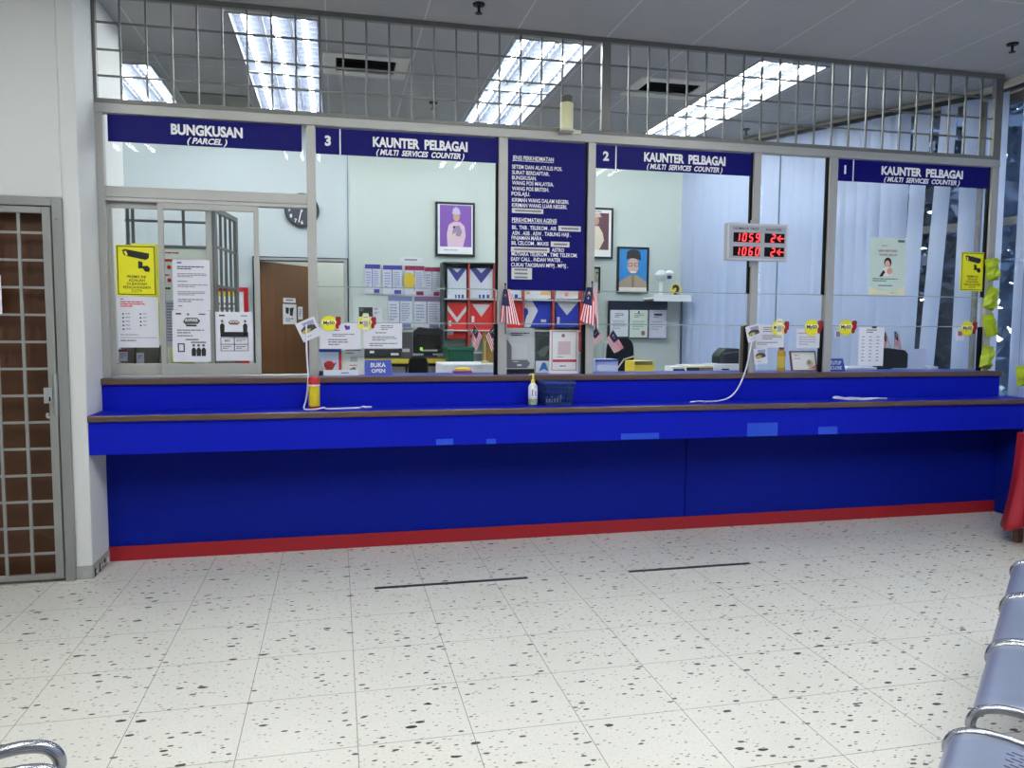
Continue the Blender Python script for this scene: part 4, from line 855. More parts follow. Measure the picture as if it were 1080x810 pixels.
# portraits and pictures on the back wall
FR = M((24, 24, 28), .4)
def framed(name, label, q, elems, base, fw=.018, grp='framed portraits'):
    R = rect(*q, BACK); t = sheet(name, label, 'picture', R, BACK-.022, elems, base, .02, grp, part='picture')
    W, Hh = R[1]-R[0], R[3]-R[2]; m = MB()
    for a in ((-W/2-.004, W/2+.004, -.004, fw), (-W/2-.004, W/2+.004, Hh-fw, Hh+.004), (-W/2-.004, -W/2+fw, fw, Hh-fw), (W/2-fw, W/2+.004, fw, Hh-fw)): m.box(a[0], a[1], -.008, .02, a[2], a[3], FR)
    m.build('frame', t, .003, world=False)
SK = M((196, 150, 128), .6); PINK = M((214, 186, 206), .6)
framed('portrait', 'framed purple portrait of a person in pale ceremonial dress and cap', (459.5, 214, 500, 270), [('r', .1, .05, .92, .83, M((126, 84, 170), .6)), ('p', [(.3, .83), (.28, .6), (.33, .42), (.46, .36), (.62, .36), (.74, .44), (.77, .62), (.7, .83)], PINK), ('e', .53, .27, .085, .11, SK), ('p', [(.42, .22), (.44, .12), (.52, .08), (.6, .12), (.64, .22)], M((190, 180, 214), .6)), ('p', [(.45, .45), (.6, .42), (.68, .55), (.62, .64), (.42, .6)], M((150, 130, 160), .6)), ('e', .47, .46, .03, .03, INK), ('p', [(.4, .62), (.52, .55), (.5, .66), (.42, .7)], M((210, 200, 170), .6)), ('l', .2, .88, .9, .93, 1, M((190, 180, 200), .6))], M((228, 232, 236), .6))
framed('portrait', 'framed portrait with maroon backdrop half hidden by the post', (610, 219.5, 645.5, 272.5), [('r', .1, .1, .88, .83, M((104, 70, 78), .6)), ('p', [(.3, .83), (.36, .5), (.45, .36), (.58, .36), (.7, .5), (.74, .64), (.6, .83)], M((216, 208, 186), .6)), ('e', .5, .26, .09, .12, SK), ('p', [(.38, .2), (.45, .1), (.6, .1), (.66, .18)], M((200, 190, 180), .6)), ('l', .4, .06, .85, .1, 1, INKG), ('l', .2, .88, .7, .92, 1, INKG)], M((232, 234, 232), .6))
framed('portrait', 'framed portrait of a bespectacled person in dark cap on blue', (650.5, 261, 683, 309), [('r', .04, .02, .96, .88, M((50, 138, 206), .6)), ('p', [(.04, .88), (.06, .76), (.3, .66), (.45, .6), (.6, .6), (.78, .68), (.94, .76), (.96, .88)], M((170, 150, 128), .6)), ('e', .5, .40, .19, .24, M((206, 176, 160), .6)), ('p', [(.28, .26), (.3, .1), (.42, .05), (.6, .05), (.72, .1), (.76, .28), (.5, .24)], M((54, 50, 50), .6)), ('o', .33, .345, .48, .42, INK, .015), ('o', .54, .345, .69, .42, INK, .015), ('r', .42, .53, .6, .555, M((240, 235, 230), .6)), ('p', [(.46, .6), (.54, .6), (.54, .88), (.46, .88)], M((140, 122, 104), .6)), ('r', .04, .9, .96, .97, M((226, 222, 206), .6))], M((230, 230, 225), .6))
framed('portrait', 'small dark framed photo showing only its right edge beside the post', (624, 282, 632, 308.5), [('r', .08, .06, .92, .94, M((150, 160, 130), .6)), ('e', .62, .35, .14, .2, SK), ('e', .62, .22, .15, .1, INK), ('r', .3, .6, .9, .94, M((200, 205, 210), .6))], M((60, 60, 60), .6))
# clock
c = at(318.5, 222, BACK); r = .165
t = thing('wall_clock', 'round black wall clock with white numerals above the brown door', 'clock', (c.x, BACK, c.z-r))
def disc(mb, r0, y0, y1, m): return mb.ellipse(c.x, c.z, r0, r0, y0, y1, m, 40)
disc(MB(), r, BACK-.035, BACK, M((30, 32, 36), .35)).build('case', t, .006); disc(MB(), r*.9, BACK-.037, BACK-.035, M((60, 66, 76), .4)).build('dial', t)
m = MB()
for k in range(12):
    a = math.pi/2-k*math.pi/6; m.text(str(12 if k == 0 else k), c.x+r*.72*math.cos(a), c.z+r*.72*math.sin(a), BACK-.0385, .034, WHITE, bold=.02)
m.build('numerals', t)
MB().bar((c.x, BACK-.041, c.z-.02), (c.x+.015, BACK-.041, c.z+.09), .012, .003, WHITE, (0, 1, 0)).build('hour_hand', t); MB().bar((c.x, BACK-.044, c.z+.02), (c.x-.03, BACK-.044, c.z-.12), .009, .003, WHITE, (0, 1, 0)).build('minute_hand', t)
# certificate board
R = rect(642.5, 317.5, 704, 357, 2.84); t = thing('certificate_board', 'black board holding three white certificates', 'board', ((R[0]+R[1])/2, 2.87, R[2]))
MB().box(R[0], R[1], 2.85, BACK, R[2], R[3], M((24, 28, 42), .5)).build('board', t, .004); MB().box(R[0], R[1], 2.846, 2.85, R[3]-.075, R[3], M((10, 12, 34), .4)).build('header', t)
for i, (q, cc, lab) in enumerate((((643.5, 327, 662.5, 355), M((214, 220, 226), .6), 'left certificate on the black board'), ((664, 327, 683, 356), M((206, 222, 208), .6), 'greenish middle certificate with brown seal on the black board'), ((684.5, 327, 703, 356.5), M((214, 214, 230), .6), 'right certificate with dark heading on the black board'))):
    e = [('l', .25, .12, .8, .3, 3, INKG), ('l', .15, .4, .85, .75, 4, M((160, 175, 180), .6))]
    if i == 1: e += [('e', .5, .08, .05, .07, M((60, 80, 60), .6)), ('e', .75, .84, .11, .13, M((150, 100, 80), .6))]
    if i == 2: e += [('r', .3, .14, .72, .19, INK), ('o', .06, .04, .94, .96, M((170, 160, 190), .6), .015)]
    sheet('certificate', lab, 'certificate', rect(*q, 2.845), 2.843, e, cc, .002, 'certificates on the black board')
# wall shelf with cups and figure 2 disc
z = at(705, 316, 2.7).z; xa, xb = at(686, 316, 2.7).x, at(725, 316, 2.7).x
t = thing('wall_shelf', 'white wall shelf above the certificate board', 'shelf', ((xa+xb)/2, 2.8, z)); xb = min(xb, 4.93)
MB().box(xa, xb, 2.62, BACK, z, z+.02, WHITE).build('board', t, .003); MB().box(xa, xb, 2.612, 2.62, z-.02, z+.05, M((226, 230, 232), .5)).build('lip', t); MB().box(at(718, 316, 2.8).x, at(719.5, 316, 2.8).x, 2.78, 2.8, .2, z, M((60, 62, 70), .5)).build('support_pole', t)
p = at(698, 306, 2.72); t = thing('table_fan', 'small white desk fan standing on the wall shelf', 'fan', (p.x, 2.75, z+.02)); zz = at(700, 288, 2.72).z
MB().lathe((p.x, 2.75, z+.02), [(.05, 0), (.052, .01), (.025, .03), (.018, .05), (.018, zz-z-.1)], WHITE, 16).build('stand', t)
MB().lathe((p.x, 2.75, zz-.09), [(.03, 0), (.06, .05), (.066, .07), (.05, .1), (.03, .12)], M((214, 222, 226), .5), 20).build('head', t)
p = at(708, 300, 2.72); t = thing('desk_lamp', 'white swan necked lamp with blue joint, right on the wall shelf', 'lamp', (p.x, 2.75, z+.02)); zz = at(706, 286, 2.72).z
MB().lathe((p.x+.01, 2.75, z+.02), [(.04, 0), (.042, .01), (.012, .018)], WHITE, 16).build('base', t); MB().tube([(p.x+.01, 2.75, z+.03), (p.x+.012, 2.75, z+.1), (p.x-.015, 2.75, zz-.07), (p.x-.012, 2.75, zz-.01)], .008, M((190, 200, 214), .4)).build('arm', t)
MB().box(p.x-.03, p.x+.01, 2.73, 2.77, zz-.08, zz-.045, M((30, 40, 110), .4)).build('joint', t, .004); MB().lathe((p.x-.01, 2.75, zz-.02), [(.045, 0), (.042, .014), (.02, .03)], WHITE, 18).build('shade', t)
p = at(713, 299, 2.66); t = thing('number_disc', 'yellow disc bearing a dark 2 on the wall shelf', 'sign', (p.x, 2.66, z+.02)); rr = at(713, 308, 2.66).z; R_ = (p.z-(z+.02))
MB().ellipse(p.x, z+.02+.075, .064, .075, 2.655, 2.667, M((226, 214, 90), .5)).build('disc', t); MB().text('2', p.x, z+.095, 2.6535, .12, M((50, 50, 30), .5), bold=.05).build('lettering', t)
# things on the staff desk at counters 2 and 1
def blk(name, label, cat, q, Y, dep, col, zb=1.06, bevel=.005, parts=(), group=None):
    x0, x1, z0, z1 = rect(*q, Y); t = thing(name, label, cat, ((x0+x1)/2, Y+dep/2, zb), group)
    MB().box(x0, x1, Y, Y+dep, zb, z1, col).build('body', t, bevel)
    for (pn, u0, v0, u1, v1, c) in parts:
        X = lambda u: x0+(x1-x0)*u
        Z = lambda v: z1-(z1-zb)*v
        MB().box(X(u0), X(u1), Y-.004, Y, Z(v1), Z(v0), c).build(pn, t)
    return t
blk('tissue_box', 'pale blue and white box behind the post at counter 2', 'box', (627.5, 379, 652, 392), .25, .15, M((176, 190, 222), .5), parts=(('blue_edge', 0, 0, 1, .12, M((60, 80, 170), .5)), ('front_label', .1, .3, .98, .8, M((214, 222, 236), .5))))
t = blk('stamp_tray', 'yellow tray with a dark inlay at counter 2', 'tray', (669, 381, 690, 392), .4, .2, M((222, 200, 40), .5), parts=(('dark_inlay', .02, .0, .9, .24, M((110, 100, 60), .5)),))
blk('card_reader', 'small dark blue and white device left of the black terminal at counter 2', 'device', (709, 386.5, 722, 394), .4, .14, M((220, 222, 226), .5), parts=(('dark_front', .1, .25, 1, .9, M((30, 40, 80), .4)),))
blk('document_tray', 'low cream tray beside the white machine at counter 2', 'tray', (724, 385.5, 752, 394), .45, .2, M((224, 220, 204), .5), parts=(('dark_front', .0, .2, .5, .9, M((40, 42, 44), .4)), ('wood_front', .52, .2, 1, .9, M((130, 104, 70), .5))))
blk('receipt_printer', 'white machine carrying the black terminal at counter 2', 'device', (753.5, 384, 779, 394), .5, .2, M((214, 218, 224), .4), parts=(('paper_slot', .3, .42, .6, .55, INK),))
x0, x1, z0, z1 = rect(758.5, 367, 780, 384, .55); zb = at(760, 384, .5).z
t = thing('card_terminal', 'black rounded terminal on the white machine at counter 2', 'terminal', ((x0+x1)/2, .6, zb))
MB().prism([(x0, zb), (x1, zb), (x1, z1-.005), (x0+.06, z1), (x0+.015, z1-.04), (x0, zb+.06)], .55, .68, M((34, 38, 40), .3)).build('body', t, .008); MB().bar((x0+.03, .547, z1-.045), (x1-.01, .547, z1-.03), .012, .003, M((90, 96, 100), .3), (0, 1, 0)).build('highlight_strip', t)
R = rect(926, 367, 958, 392, .55); x0, x1, z1 = R[0], R[1], R[3]
t = thing('monitor', 'back of a black monitor beside the grid sheet at counter 1', 'monitor', ((x0+x1)/2, .6, 1.06))
MB().prism([(x0, 1.1), (x1, 1.1), (x1, z1-.05), (x1-.03, z1-.02), (x0+.1, z1), (x0+.02, z1-.01), (x0, z1-.03)], .55, .62, BLACK).build('case', t, .01); MB().box(x0+.06, x1-.06, .57, .72, 1.06, 1.075, BLACK).build('foot', t, .003); MB().box((x0+x1)/2-.03, (x0+x1)/2+.03, .6, .64, 1.075, 1.12, BLACK).build('neck', t)
MB().box(x0-.05, x0+.06, .5, .55, 1.06, 1.11, BLACK).build('speaker_box', t)
blk('paper_stack', 'flat stack of white papers on the desk left of the black monitor', 'papers', (893, 387.5, 925, 394), .3, .22, M((226, 230, 238), .6))
blk('tissue_box', 'small blue and white box at the far right of counter 1', 'box', (979, 386.5, 990, 394), .3, .1, M((200, 206, 232), .5), parts=(('blue_edge', .1, .3, .8, .6, M((60, 70, 160), .5)),))
x0, x1, z0, z1 = rect(963, 368, 977, 392, .35)
sheet('paper_sheet', 'white sheet leaning upright right of the black monitor', 'paper', (x0, x1, 1.06, z1), .35, (), M((206, 216, 240), .6), .002)
m = MB(); q0, q1, q2 = at(668, 376, .5), at(658, 379, .5), at(651, 389, .5); m.tube([q0, q1, q2], .005, M((190, 180, 160), .5)); tag(m.build('bent_wire'), 'bent pale wire arching before the black high backed chair', 'wire')

# parcel room: partition with grille, open gate, posters
YP = 1.3
x0, xg = at(100, 300, YP).x-.55, at(225.5, 217, YP).x
zt, zb = at(190, 213, YP).z, at(190, 260.5, YP).z
t = thing('office_partition', 'grey steel partition with a barred top and pale lower panel behind the hatch', 'partition', ((x0+xg)/2, YP, .2))
MB().box(x0, xg-.04, YP+.005, YP+.035, .2, zb, M((214, 224, 214), .6)).build('lower_panel', t)
for q in ((x0, xg, zt-.03, zt), (x0, xg-.04, zb-.012, zb+.012)): MB().box(q[0], q[1], YP, YP+.04, q[2], q[3], GREY2).build('rail', t)
MB().box(xg-.045, xg, YP, YP+.045, .2, zt, ALUD).build('post', t)
for px in (134, 139.5, 193): x = at(px, 235, YP).x; MB().box(x-.01, x+.01, YP+.01, YP+.03, zb, zt-.03, GREY2).build('upright_bar', t)
z = at(150, 232.5, YP).z; MB().box(x0, xg-.045, YP+.012, YP+.028, z-.009, z+.009, GREY2).build('cross_bar', t)
sheet('poster', 'pale poster with red headings behind the typed letter', 'poster', rect(174, 263, 212, 316, YP), YP-.004, [('l', .02, .06, .7, .12, 1, INKR), ('r', .0, .2, .88, .25, INKR), ('e', .12, .36, .06, .06, INKR), ('l', .0, .5, .25, .56, 1, INKR), ('e', .12, .62, .06, .06, INKR), ('l', .0, .76, .3, .84, 1, INK)], M((216, 226, 214), .6))
sheet('paper_sheet', 'grey printed sheet half hidden left of the AWAS poster', 'paper', rect(174.5, 317, 190, 366, YP), YP-.004, [('l', .1, .05, .95, .9, 14, INKG)], M((186, 190, 204), .6))
sheet('paper_sheet', 'lime yellow sheet peeking out beside the large CCTV sign', 'paper', rect(140, 257, 168, 356, .0085), .0085, (), M((226, 232, 110), .6))
sheet('paper_sheet', 'lime yellow sheet peeking out below the AWAS poster', 'paper', rect(180, 366, 205, 384, .0085), .0085, (), M((224, 230, 130), .6))
# gate leaf
ga, gb = Vector((xg+.005, YP+.02, 0)), Vector((.33, 1.98, 0)); gl = (gb-ga).length; ang = math.atan2(gb.y-ga.y, gb.x-ga.x)
t = thing('barred_gate', 'open grey barred gate seen edge on behind the hatch', 'gate', (ga.x, ga.y, .22), rz=ang); t['_o'] = Vector((0, 0, 0)); gz = zt-.24
for n_, q in (('stile', (0, .05, 0, gz)), ('stile', (gl-.05, gl, 0, gz)), ('rail', (.05, gl-.05, gz-.04, gz)), ('rail', (.05, gl-.05, 0, .05))): MB().box(q[0], q[1], 0, .03, q[2], q[3], GREY2).build(n_, t, .003, world=False)
for i in range(1, 4): x = .05+(gl-.1)*i/4; MB().box(x-.011, x+.011, .006, .024, .05, gz-.04, GREY2).build('upright_bar', t, world=False)
for i in range(1, 7): zc = gz*i/7; MB().box(.05, gl-.05, .008, .022, zc-.01, zc+.01, GREY2).build('cross_bar', t, world=False)
# red framed board on back wall
R = rect(205, 303, 262.5, 384, BACK); t = sheet('notice_board', 'white board in a bright red frame behind the barred gate', 'board', R, BACK-.02, [('l', .1, .2, .9, .5, 5, INKG), ('r', .2, .05, .75, .12, YEL)], M((224, 228, 234), .6), .016)
W, Hh = R[1]-R[0], R[3]-R[2]; m = MB()
for a in ((-W/2, W/2, 0, .04), (-W/2, W/2, Hh-.04, Hh), (-W/2, -W/2+.04, .04, Hh-.04), (W/2-.04, W/2, .04, Hh-.04)): m.box(a[0], a[1], -.006, .016, a[2], a[3], REDP)
m.build('frame', t, world=False)
# brochure dispenser at the hatch bottom left
q = at(145, 384, .25); xa, xb = at(120, 380, .25).x, at(166, 380, .25).x; zt = at(140, 366, .25).z
t = thing('brochure_dispenser', 'dark wooden brochure rack low behind the left hatch sash', 'rack', ((xa+xb)/2, .3, 0.0)); DB = M((120, 116, 104), .5)
MB().box(xa, xb, .36, .38, .95, zt, DB).build('back_panel', t); MB().box(xa, xb, .22, .38, .93, .95, DB).build('shelf', t)
for u in (0, .42, .985): MB().bar((xa+(xb-xa)*u+.004, .24, .95), (xa+(xb-xa)*u+.004, .36, zt), .01, .06, M((70, 60, 52), .5)).build('divider', t)
MB().box(xa+.04, xb-.04, .24, .36, .0, .93, DB).build('plinth', t)
sheet('leaflet', 'white leaflet with maroon top in the dark brochure rack', 'leaflet', rect(125, 368.5, 134.5, 381, .3), .3, [('r', 0, 0, 1, .2, M((130, 30, 60), .5)), ('l', .1, .3, .9, .8, 3, INKG)])
sheet('leaflet', 'plain white leaflet right of the maroon topped one in the brochure rack', 'leaflet', rect(144, 372, 152, 386, .3), .3, [('l', .2, .2, .8, .5, 2, INKG)])
# brown door on the back wall
t = thing('door_2', None, None, (.8, YB, .2)); t['kind'] = 'structure'
x0, x1 = .36, 1.265; zt = 2.09
DF = M((170, 174, 174), .5)
MB().box(x0, x0+.05, YB-.03, YB+.12, .2, zt, DF).box(x1-.045, x1, YB-.03, YB+.12, .2, zt, DF).box(x0+.05, x1-.045, YB-.03, YB+.12, zt-.03, zt, DF).build('door_frame', t, .003)
MB().box(x0-.006, x0+.006, YB-.034, YB-.03, .2, zt, DARK).box(x0, x1, YB-.034, YB-.03, zt-.004, zt+.004, DARK).box(x1-.01, x1, YB-.034, YB-.03, .2, zt, DARK).build('edge_line', t)
la = Vector((.425, YB+.02)); lb = Vector((.87, YB+.65)); d2 = (lb-la).normalized(); n2 = Vector((d2.y, -d2.x))
m = MB(); pts = [la, lb, lb-n2*.04, la-n2*.04]; WD = wood_mat((84, 52, 26), (112, 72, 38), 7)
m.faces([(p.x, p.y, .2) for p in pts]+[(p.x, p.y, 2.05) for p in pts], [(0, 1, 2, 3), (7, 6, 5, 4), (0, 4, 5, 1), (1, 5, 6, 2), (2, 6, 7, 3), (3, 7, 4, 0)], WD); m.build('door_leaf', t)
def on_leaf(px, py):
    d = ray(px, py); o2 = Vector((CAM.x, CAM.y)); dd = Vector((d.x, d.y)); r0 = la-o2
    t_ = (r0.x*d2.y-r0.y*d2.x)/(dd.x*d2.y-dd.y*d2.x); return CAM+d*t_
for q, lab, e in (((298.5, 314, 311.5, 319.5), 'small white label at the top of the signs on the brown door', [('r', .2, .3, .8, .6, INKG)]), ((298, 320.5, 312.5, 342), 'white sign with black symbols on the brown door', [('p', [(.2, .15), (.45, .2), (.4, .5), (.2, .45)], INK), ('p', [(.5, .2), (.8, .15), (.7, .6), (.5, .55)], INK), ('l', .2, .7, .8, .9, 2, INKG)]), ((314, 323.5, 319, 337), 'narrow white notice beside the symbols sign on the brown door', [('l', .2, .2, .8, .8, 4, INKG)])):
    a_, b_ = on_leaf(q[0], q[1]), on_leaf(q[2], q[3]); ln = math.hypot(b_.x-a_.x, b_.y-a_.y); c_ = (a_+b_)/2
    o = sheet('door_sign', lab, 'sign', (-ln/2, ln/2, 0, abs(a_.z-b_.z)), 0, e, group='signs on the brown door', rz=math.atan2(d2.y, d2.x)); o.location = (c_.x+n2.x*.004, c_.y+n2.y*.004, min(a_.z, b_.z))
lt = copy_tree(proto); lt.location = (1.4, 3.05, 2.72); tag(lt, 'added unseen tube light brightening the passage beyond the brown door', 'ceiling light')  # extra lamp, out of view, added to brighten the passage

# ------------------------------------------------------------------ vertical blinds
SLAT = M((212, 224, 244), .7, noise=.04, scale=5, trans=.5)
def slat_mesh(h):
    m = MB(); n = 6; w_ = .125
    vs_ = [((i/n-.5)*w_, .012*math.cos(math.pi*(i/n-.5))-.012, z) for z in (0, h) for i in range(n+1)]
    vs2 = [(x, y+.0012, z) for x, y, z in vs_]; N_ = len(vs_); k = n+1
    m.faces(vs_+vs2, [(i, i+1, i+1+k, i+k) for i in range(n)]+[(N_+i, N_+i+k, N_+i+1+k, N_+i+1) for i in range(n)]+[(0, k, N_+k, N_), (n, N_+n, N_+n+k, n+k)]+[(i, N_+i, N_+i+1, i+1) for i in range(n)]+[(k+i, k+i+1, N_+k+i+1, N_+k+i) for i in range(n)], SLAT, True)
    return m
def blind(label, p, q, z0, z1, gaps=(), lean_k=0, step=.105, side=1):
    d = (q-p).normalized(); L = (q-p).length; ang = math.atan2(d.y, d.x)
    t = thing('vertical_blind', label, 'blind', (p.x, p.y, z0), 'vertical blinds', ang); t['_o'] = Vector((0, 0, 0))
    MB().box(0, L, -.02, .02, z1-z0, z1-z0+.03, M((60, 64, 72), .5)).build('headrail', t, world=False)
    proto_ = None; random.seed(int(L*100)); s = step/2
    while s < L:
        ln = 0
        for a, b in gaps:
            if s+.058 > a and s-.058 < b: s = b+.058; ln = (b-a)*lean_k
        if True:
            if proto_ is None: proto_ = slat_mesh(z1-z0).build('slat', t, world=False); o = proto_
            else: o = proto_.copy(); COL.objects.link(o); o.parent = t
            o.location = (s, 0, 0); o.rotation_euler = (0, 0, random.uniform(.05, .32)*side)
            if ln: o.rotation_euler = (0, -math.atan(ln/1.9), .12*side); o.location = (s+.55*ln/1.9, 0, 0)
        s += step
    return t
def seg_s(px, p, q, py=300):
    d = ray(px, py); dd = Vector((d.x, d.y)); o2 = Vector((CAM.x, CAM.y)); e = (q-p).normalized(); r0 = p-o2
    t_ = (r0.x*e.y-r0.y*e.x)/(dd.x*e.y-dd.y*e.x); return ((o2+dd*t_)-p).dot(e)
BA, BB_ = FA-FN*.005, FB-FN*.005
sv = lambda px, py=300: seg_s(px, BA, BB_, py)
g = [(sv(979)-.0, sv(966)), (sv(1000), sv(985)), (sv(1031), sv(1024))]
blind('slanting run of pale blue vertical blind slats behind counters 1 and 2', BA, BB_, .5, 3.28, gaps=[(sv(1030, 340), sv(1023, 340)), (sv(997, 340), sv(985, 340)), (sv(969.5, 340), sv(963.5, 340))], lean_k=.9)
HA = Vector((6.262, -3.6)); HB = Vector((6.262, .30))
hv = lambda px: seg_s(px, HA, HB)
blind('pale blue vertical blind slats on the hall window right of the screen', HA, HB, .5, 3.28, gaps=[(hv(1064.5), hv(1054))], side=-1)
blind('pale blue vertical blind slats on the hall window behind the viewer', Vector((6.262, -9.0)), Vector((6.262, -3.7)), .5, 3.28, side=-1)

# ------------------------------------------------------------------ gate and door on the left
t = thing('door_1', None, None, (-.85, -.33, 0)); t['kind'] = 'structure'
WD1 = wood_mat((62, 35, 16), (86, 51, 26), 5)
MB().box(-1.36, -.345, -.315, -.275, 0, 2.07, WD1).build('door_leaf', t)
MB().box(-.345, -.296, -.405, -.26, 0, 2.112, M((136, 138, 138), .45, .3)).box(-1.42, -1.37, -.405, -.26, 0, 2.112, M((136, 138, 138), .45, .3)).box(-1.37, -.345, -.405, -.26, 2.066, 2.112, M((136, 138, 138), .45, .3)).build('door_frame', t, .003)
t = thing('security_gate', 'grey steel barred gate in front of the brown door at left', 'gate', (-.85, -.395, .02)); GG = M((140, 142, 140), .45, .3, .05)
for n_, q in (('stile', (-.392, -.352, .02, 2.06)), ('stile', (-1.365, -1.325, .02, 2.06)), ('rail', (-1.325, -.392, 2.025, 2.06)), ('rail', (-1.325, -.392, .02, .05))): MB().box(q[0], q[1], -.41, -.385, q[2], q[3], GG).build(n_, t, .003)
for i in range(7): x = -.5085-.1275*i; MB().box(x-.0075, x+.0075, -.402, -.39, .05, 2.025, GG).build('upright_bar', t)
for i in range(13): z = .164+.1465*i; MB().box(-1.325, -.392, -.4, -.388, z-.0065, z+.0065, GG).build('cross_bar', t)
p0, p1 = at(45.5, 409, -.42), at(55.5, 425.5, -.42)
lk = MB().box(p0.x, p1.x, -.42, -.405, p1.z, p0.z, M((160, 162, 162), .4, .3)).build('lock_plate', t, .003)
pk = at(52.5, 421, -.42); MB().box(pk.x-.004, pk.x+.004, -.4215, -.419, pk.z-.012, pk.z+.012, BLACK).build('keyhole', lk)
pb = at(58.5, 420, -.42); MB().tube([(pb.x, -.415, pb.z-.09), (pb.x, -.415, pb.z+.13)], .012, M((150, 152, 152), .4, .4), 10).build('hinge_barrel', t)
p = at(51.5, 438.5, -.37); t2 = MB(); t2.tube([(p.x, -.32, p.z), (p.x, -.35, p.z)], .013, CHROME, 12); t2.lathe((p.x, -.36, p.z), [(.004, -.024), (.018, -.018), (.024, 0), (.018, .018), (.004, .024)], CHROME, 16, 1, .8); t2.build('door_knob', bpy.data.objects['door_1'])
for k_, py in enumerate((232, 400)):
    p = at(59.5, py, -.405); MB().lathe((p.x, -.405, p.z), [(.002, 0), (.008, .002), (.008, .008), (.002, .01)], CHROME, 10).build('screw', t)
R = rect(-30, 290, 1.6, 331, -.41); sheet('notice', 'white notice on the barred gate at the left edge', 'notice', R, -.412, [('l', .1, .1, .9, .8, 6, INKG)])

# ------------------------------------------------------------------ table with red cloth at right
t = thing('table', 'small wooden table under the red cloth at right', 'table', (5.95, -1.05, 0)); TX0, TX1, TY0, TY1, TZ = 5.60, 6.16, -1.32, -.80, .74
WT = wood_mat((96, 66, 50), (124, 88, 68), 6)
MB().box(TX0, TX1, TY0, TY1, TZ-.03, TZ, WT).build('table_top', t)
for x in (TX0+.0, TX1-.045):
    for y in (TY0, TY1-.045): MB().box(x, x+.045, y, y+.045, 0, TZ-.03, WT).build('leg', t, .003)
MB().box(TX0+.045, TX1-.045, TY0+.01, TY0+.03, .12, .3, WT).build('apron_board', t)
m = MB(); per = []
def along(a, b, n): return [(a[0]+(b[0]-a[0])*i/n, a[1]+(b[1]-a[1])*i/n) for i in range(n)]
c4 = [(TX1, TY0), (TX0, TY0), (TX0, TY1), (TX1, TY1)]
per = along(c4[0], c4[1], 26)+along(c4[1], c4[2], 26)+along(c4[2], c4[3], 26)+along(c4[3], c4[0], 26)
N_ = len(per); rows = 12; RC = M((148, 10, 32), .6, noise=.08, scale=6); vs_ = []
cx, cy = (TX0+TX1)/2, (TY0+TY1)/2
for j in range(rows+1):
    f_ = j/rows
    for i, (x, y) in enumerate(per):
        a = math.atan2(y-cy, x-cx); nx_, ny_ = (0, -1) if i < 26 else (-1, 0) if i < 52 else (0, 1) if i < 78 else (1, 0)
        hem = .30
        if i < 26: hem = .30-.02*math.sin(i*.5)                       # front hem is higher
        if 26 <= i < 52: hem = .26-.20*((i-26)/26)**1.2
        if 52 <= i < 78: hem = .08
        pl = .006+.045*f_**.6*(.5+.5*math.sin(i*.95+.8*math.sin(i*.37)))+.03*f_*f_
        if 40 < i < 60: pl += .05*f_*f_
        z = TZ+.006-(TZ-hem)*f_
        vs_.append((x+nx_*pl, y+ny_*pl, z))
vs_.append((cx, cy, TZ+.006))
fs = [(j*N_+i, j*N_+(i+1) % N_, (j+1)*N_+(i+1) % N_, (j+1)*N_+i) for j in range(rows) for i in range(N_)]+[(i, len(vs_)-1, (i+1) % N_) for i in range(N_)]
m.faces(vs_, fs, RC, True); o = m.build('red_cloth'); tag(o, 'red cloth draped in folds over the small table', 'tablecloth')
sd = o.modifiers.new('thickness', 'SOLIDIFY'); sd.thickness = .003
m = MB(); random.seed(3); px_ = TX0+.075; py_ = TY1-.12
m.lathe((px_, py_, TZ+.007), [(.05, 0), (.075, .012), (.085, .03), (.07, .04), (.03, .045)], M((232, 234, 238), .6), 16, 1.2, .8)
for k_ in range(6): a = k_*1.05; m.lathe((px_+.05*math.cos(a), py_+.04*math.sin(a), TZ+.03), [(.01, 0), (.03, .01), (.028, .03), (.008, .035)], M((236, 238, 242), .6), 10)
tag(m.build('folded_cloth'), 'crumpled white napkin on the red clothed table', 'napkin')
crumple('crumpled lime packet hanging by the hall blind at the right edge', (1071, 385, 1082, 408), .2, -.30)
# ------------------------------------------------------------------ perforated steel benches
PERF = bpy.data.materials.new('perforated_steel'); PERF.use_nodes = True
n = PERF.node_tree; b = n.nodes['Principled BSDF']; b.inputs['Metallic'].default_value = .7; b.inputs['Roughness'].default_value = .35
tcn = n.nodes.new('ShaderNodeUVMap'); mpn = n.nodes.new('ShaderNodeMapping'); mpn.inputs['Scale'].default_value = (1, 1, 1)
br = n.nodes.new('ShaderNodeTexBrick'); br.offset = .5; br.inputs['Color1'].default_value = lin((40, 42, 50)); br.inputs['Color2'].default_value = lin((40, 42, 50)); br.inputs['Mortar'].default_value = lin((160, 170, 194))
br.inputs['Scale'].default_value = 1; br.inputs['Mortar Size'].default_value = .0055; br.inputs['Brick Width'].default_value = .034; br.inputs['Row Height'].default_value = .016; br.inputs['Mortar Smooth'].default_value = .1
n.links.new(tcn.outputs[0], br.inputs['Vector']); n.links.new(br.outputs['Color'], b.inputs['Base Color'])
PLAIN = M((160, 170, 194), .33, .7, .04); TRIM = M((158, 161, 170), .22, .9, .05)
PROF = [(-.012, .352), (-.020, .366), (-.018, .386), (-.004, .408), (.02, .423), (.06, .432), (.11, .432), (.17, .424), (.24, .412), (.31, .404), (.37, .404), (.42, .414), (.455, .44), (.475, .50), (.492, .58), (.512, .67), (.535, .76), (.552, .80)]
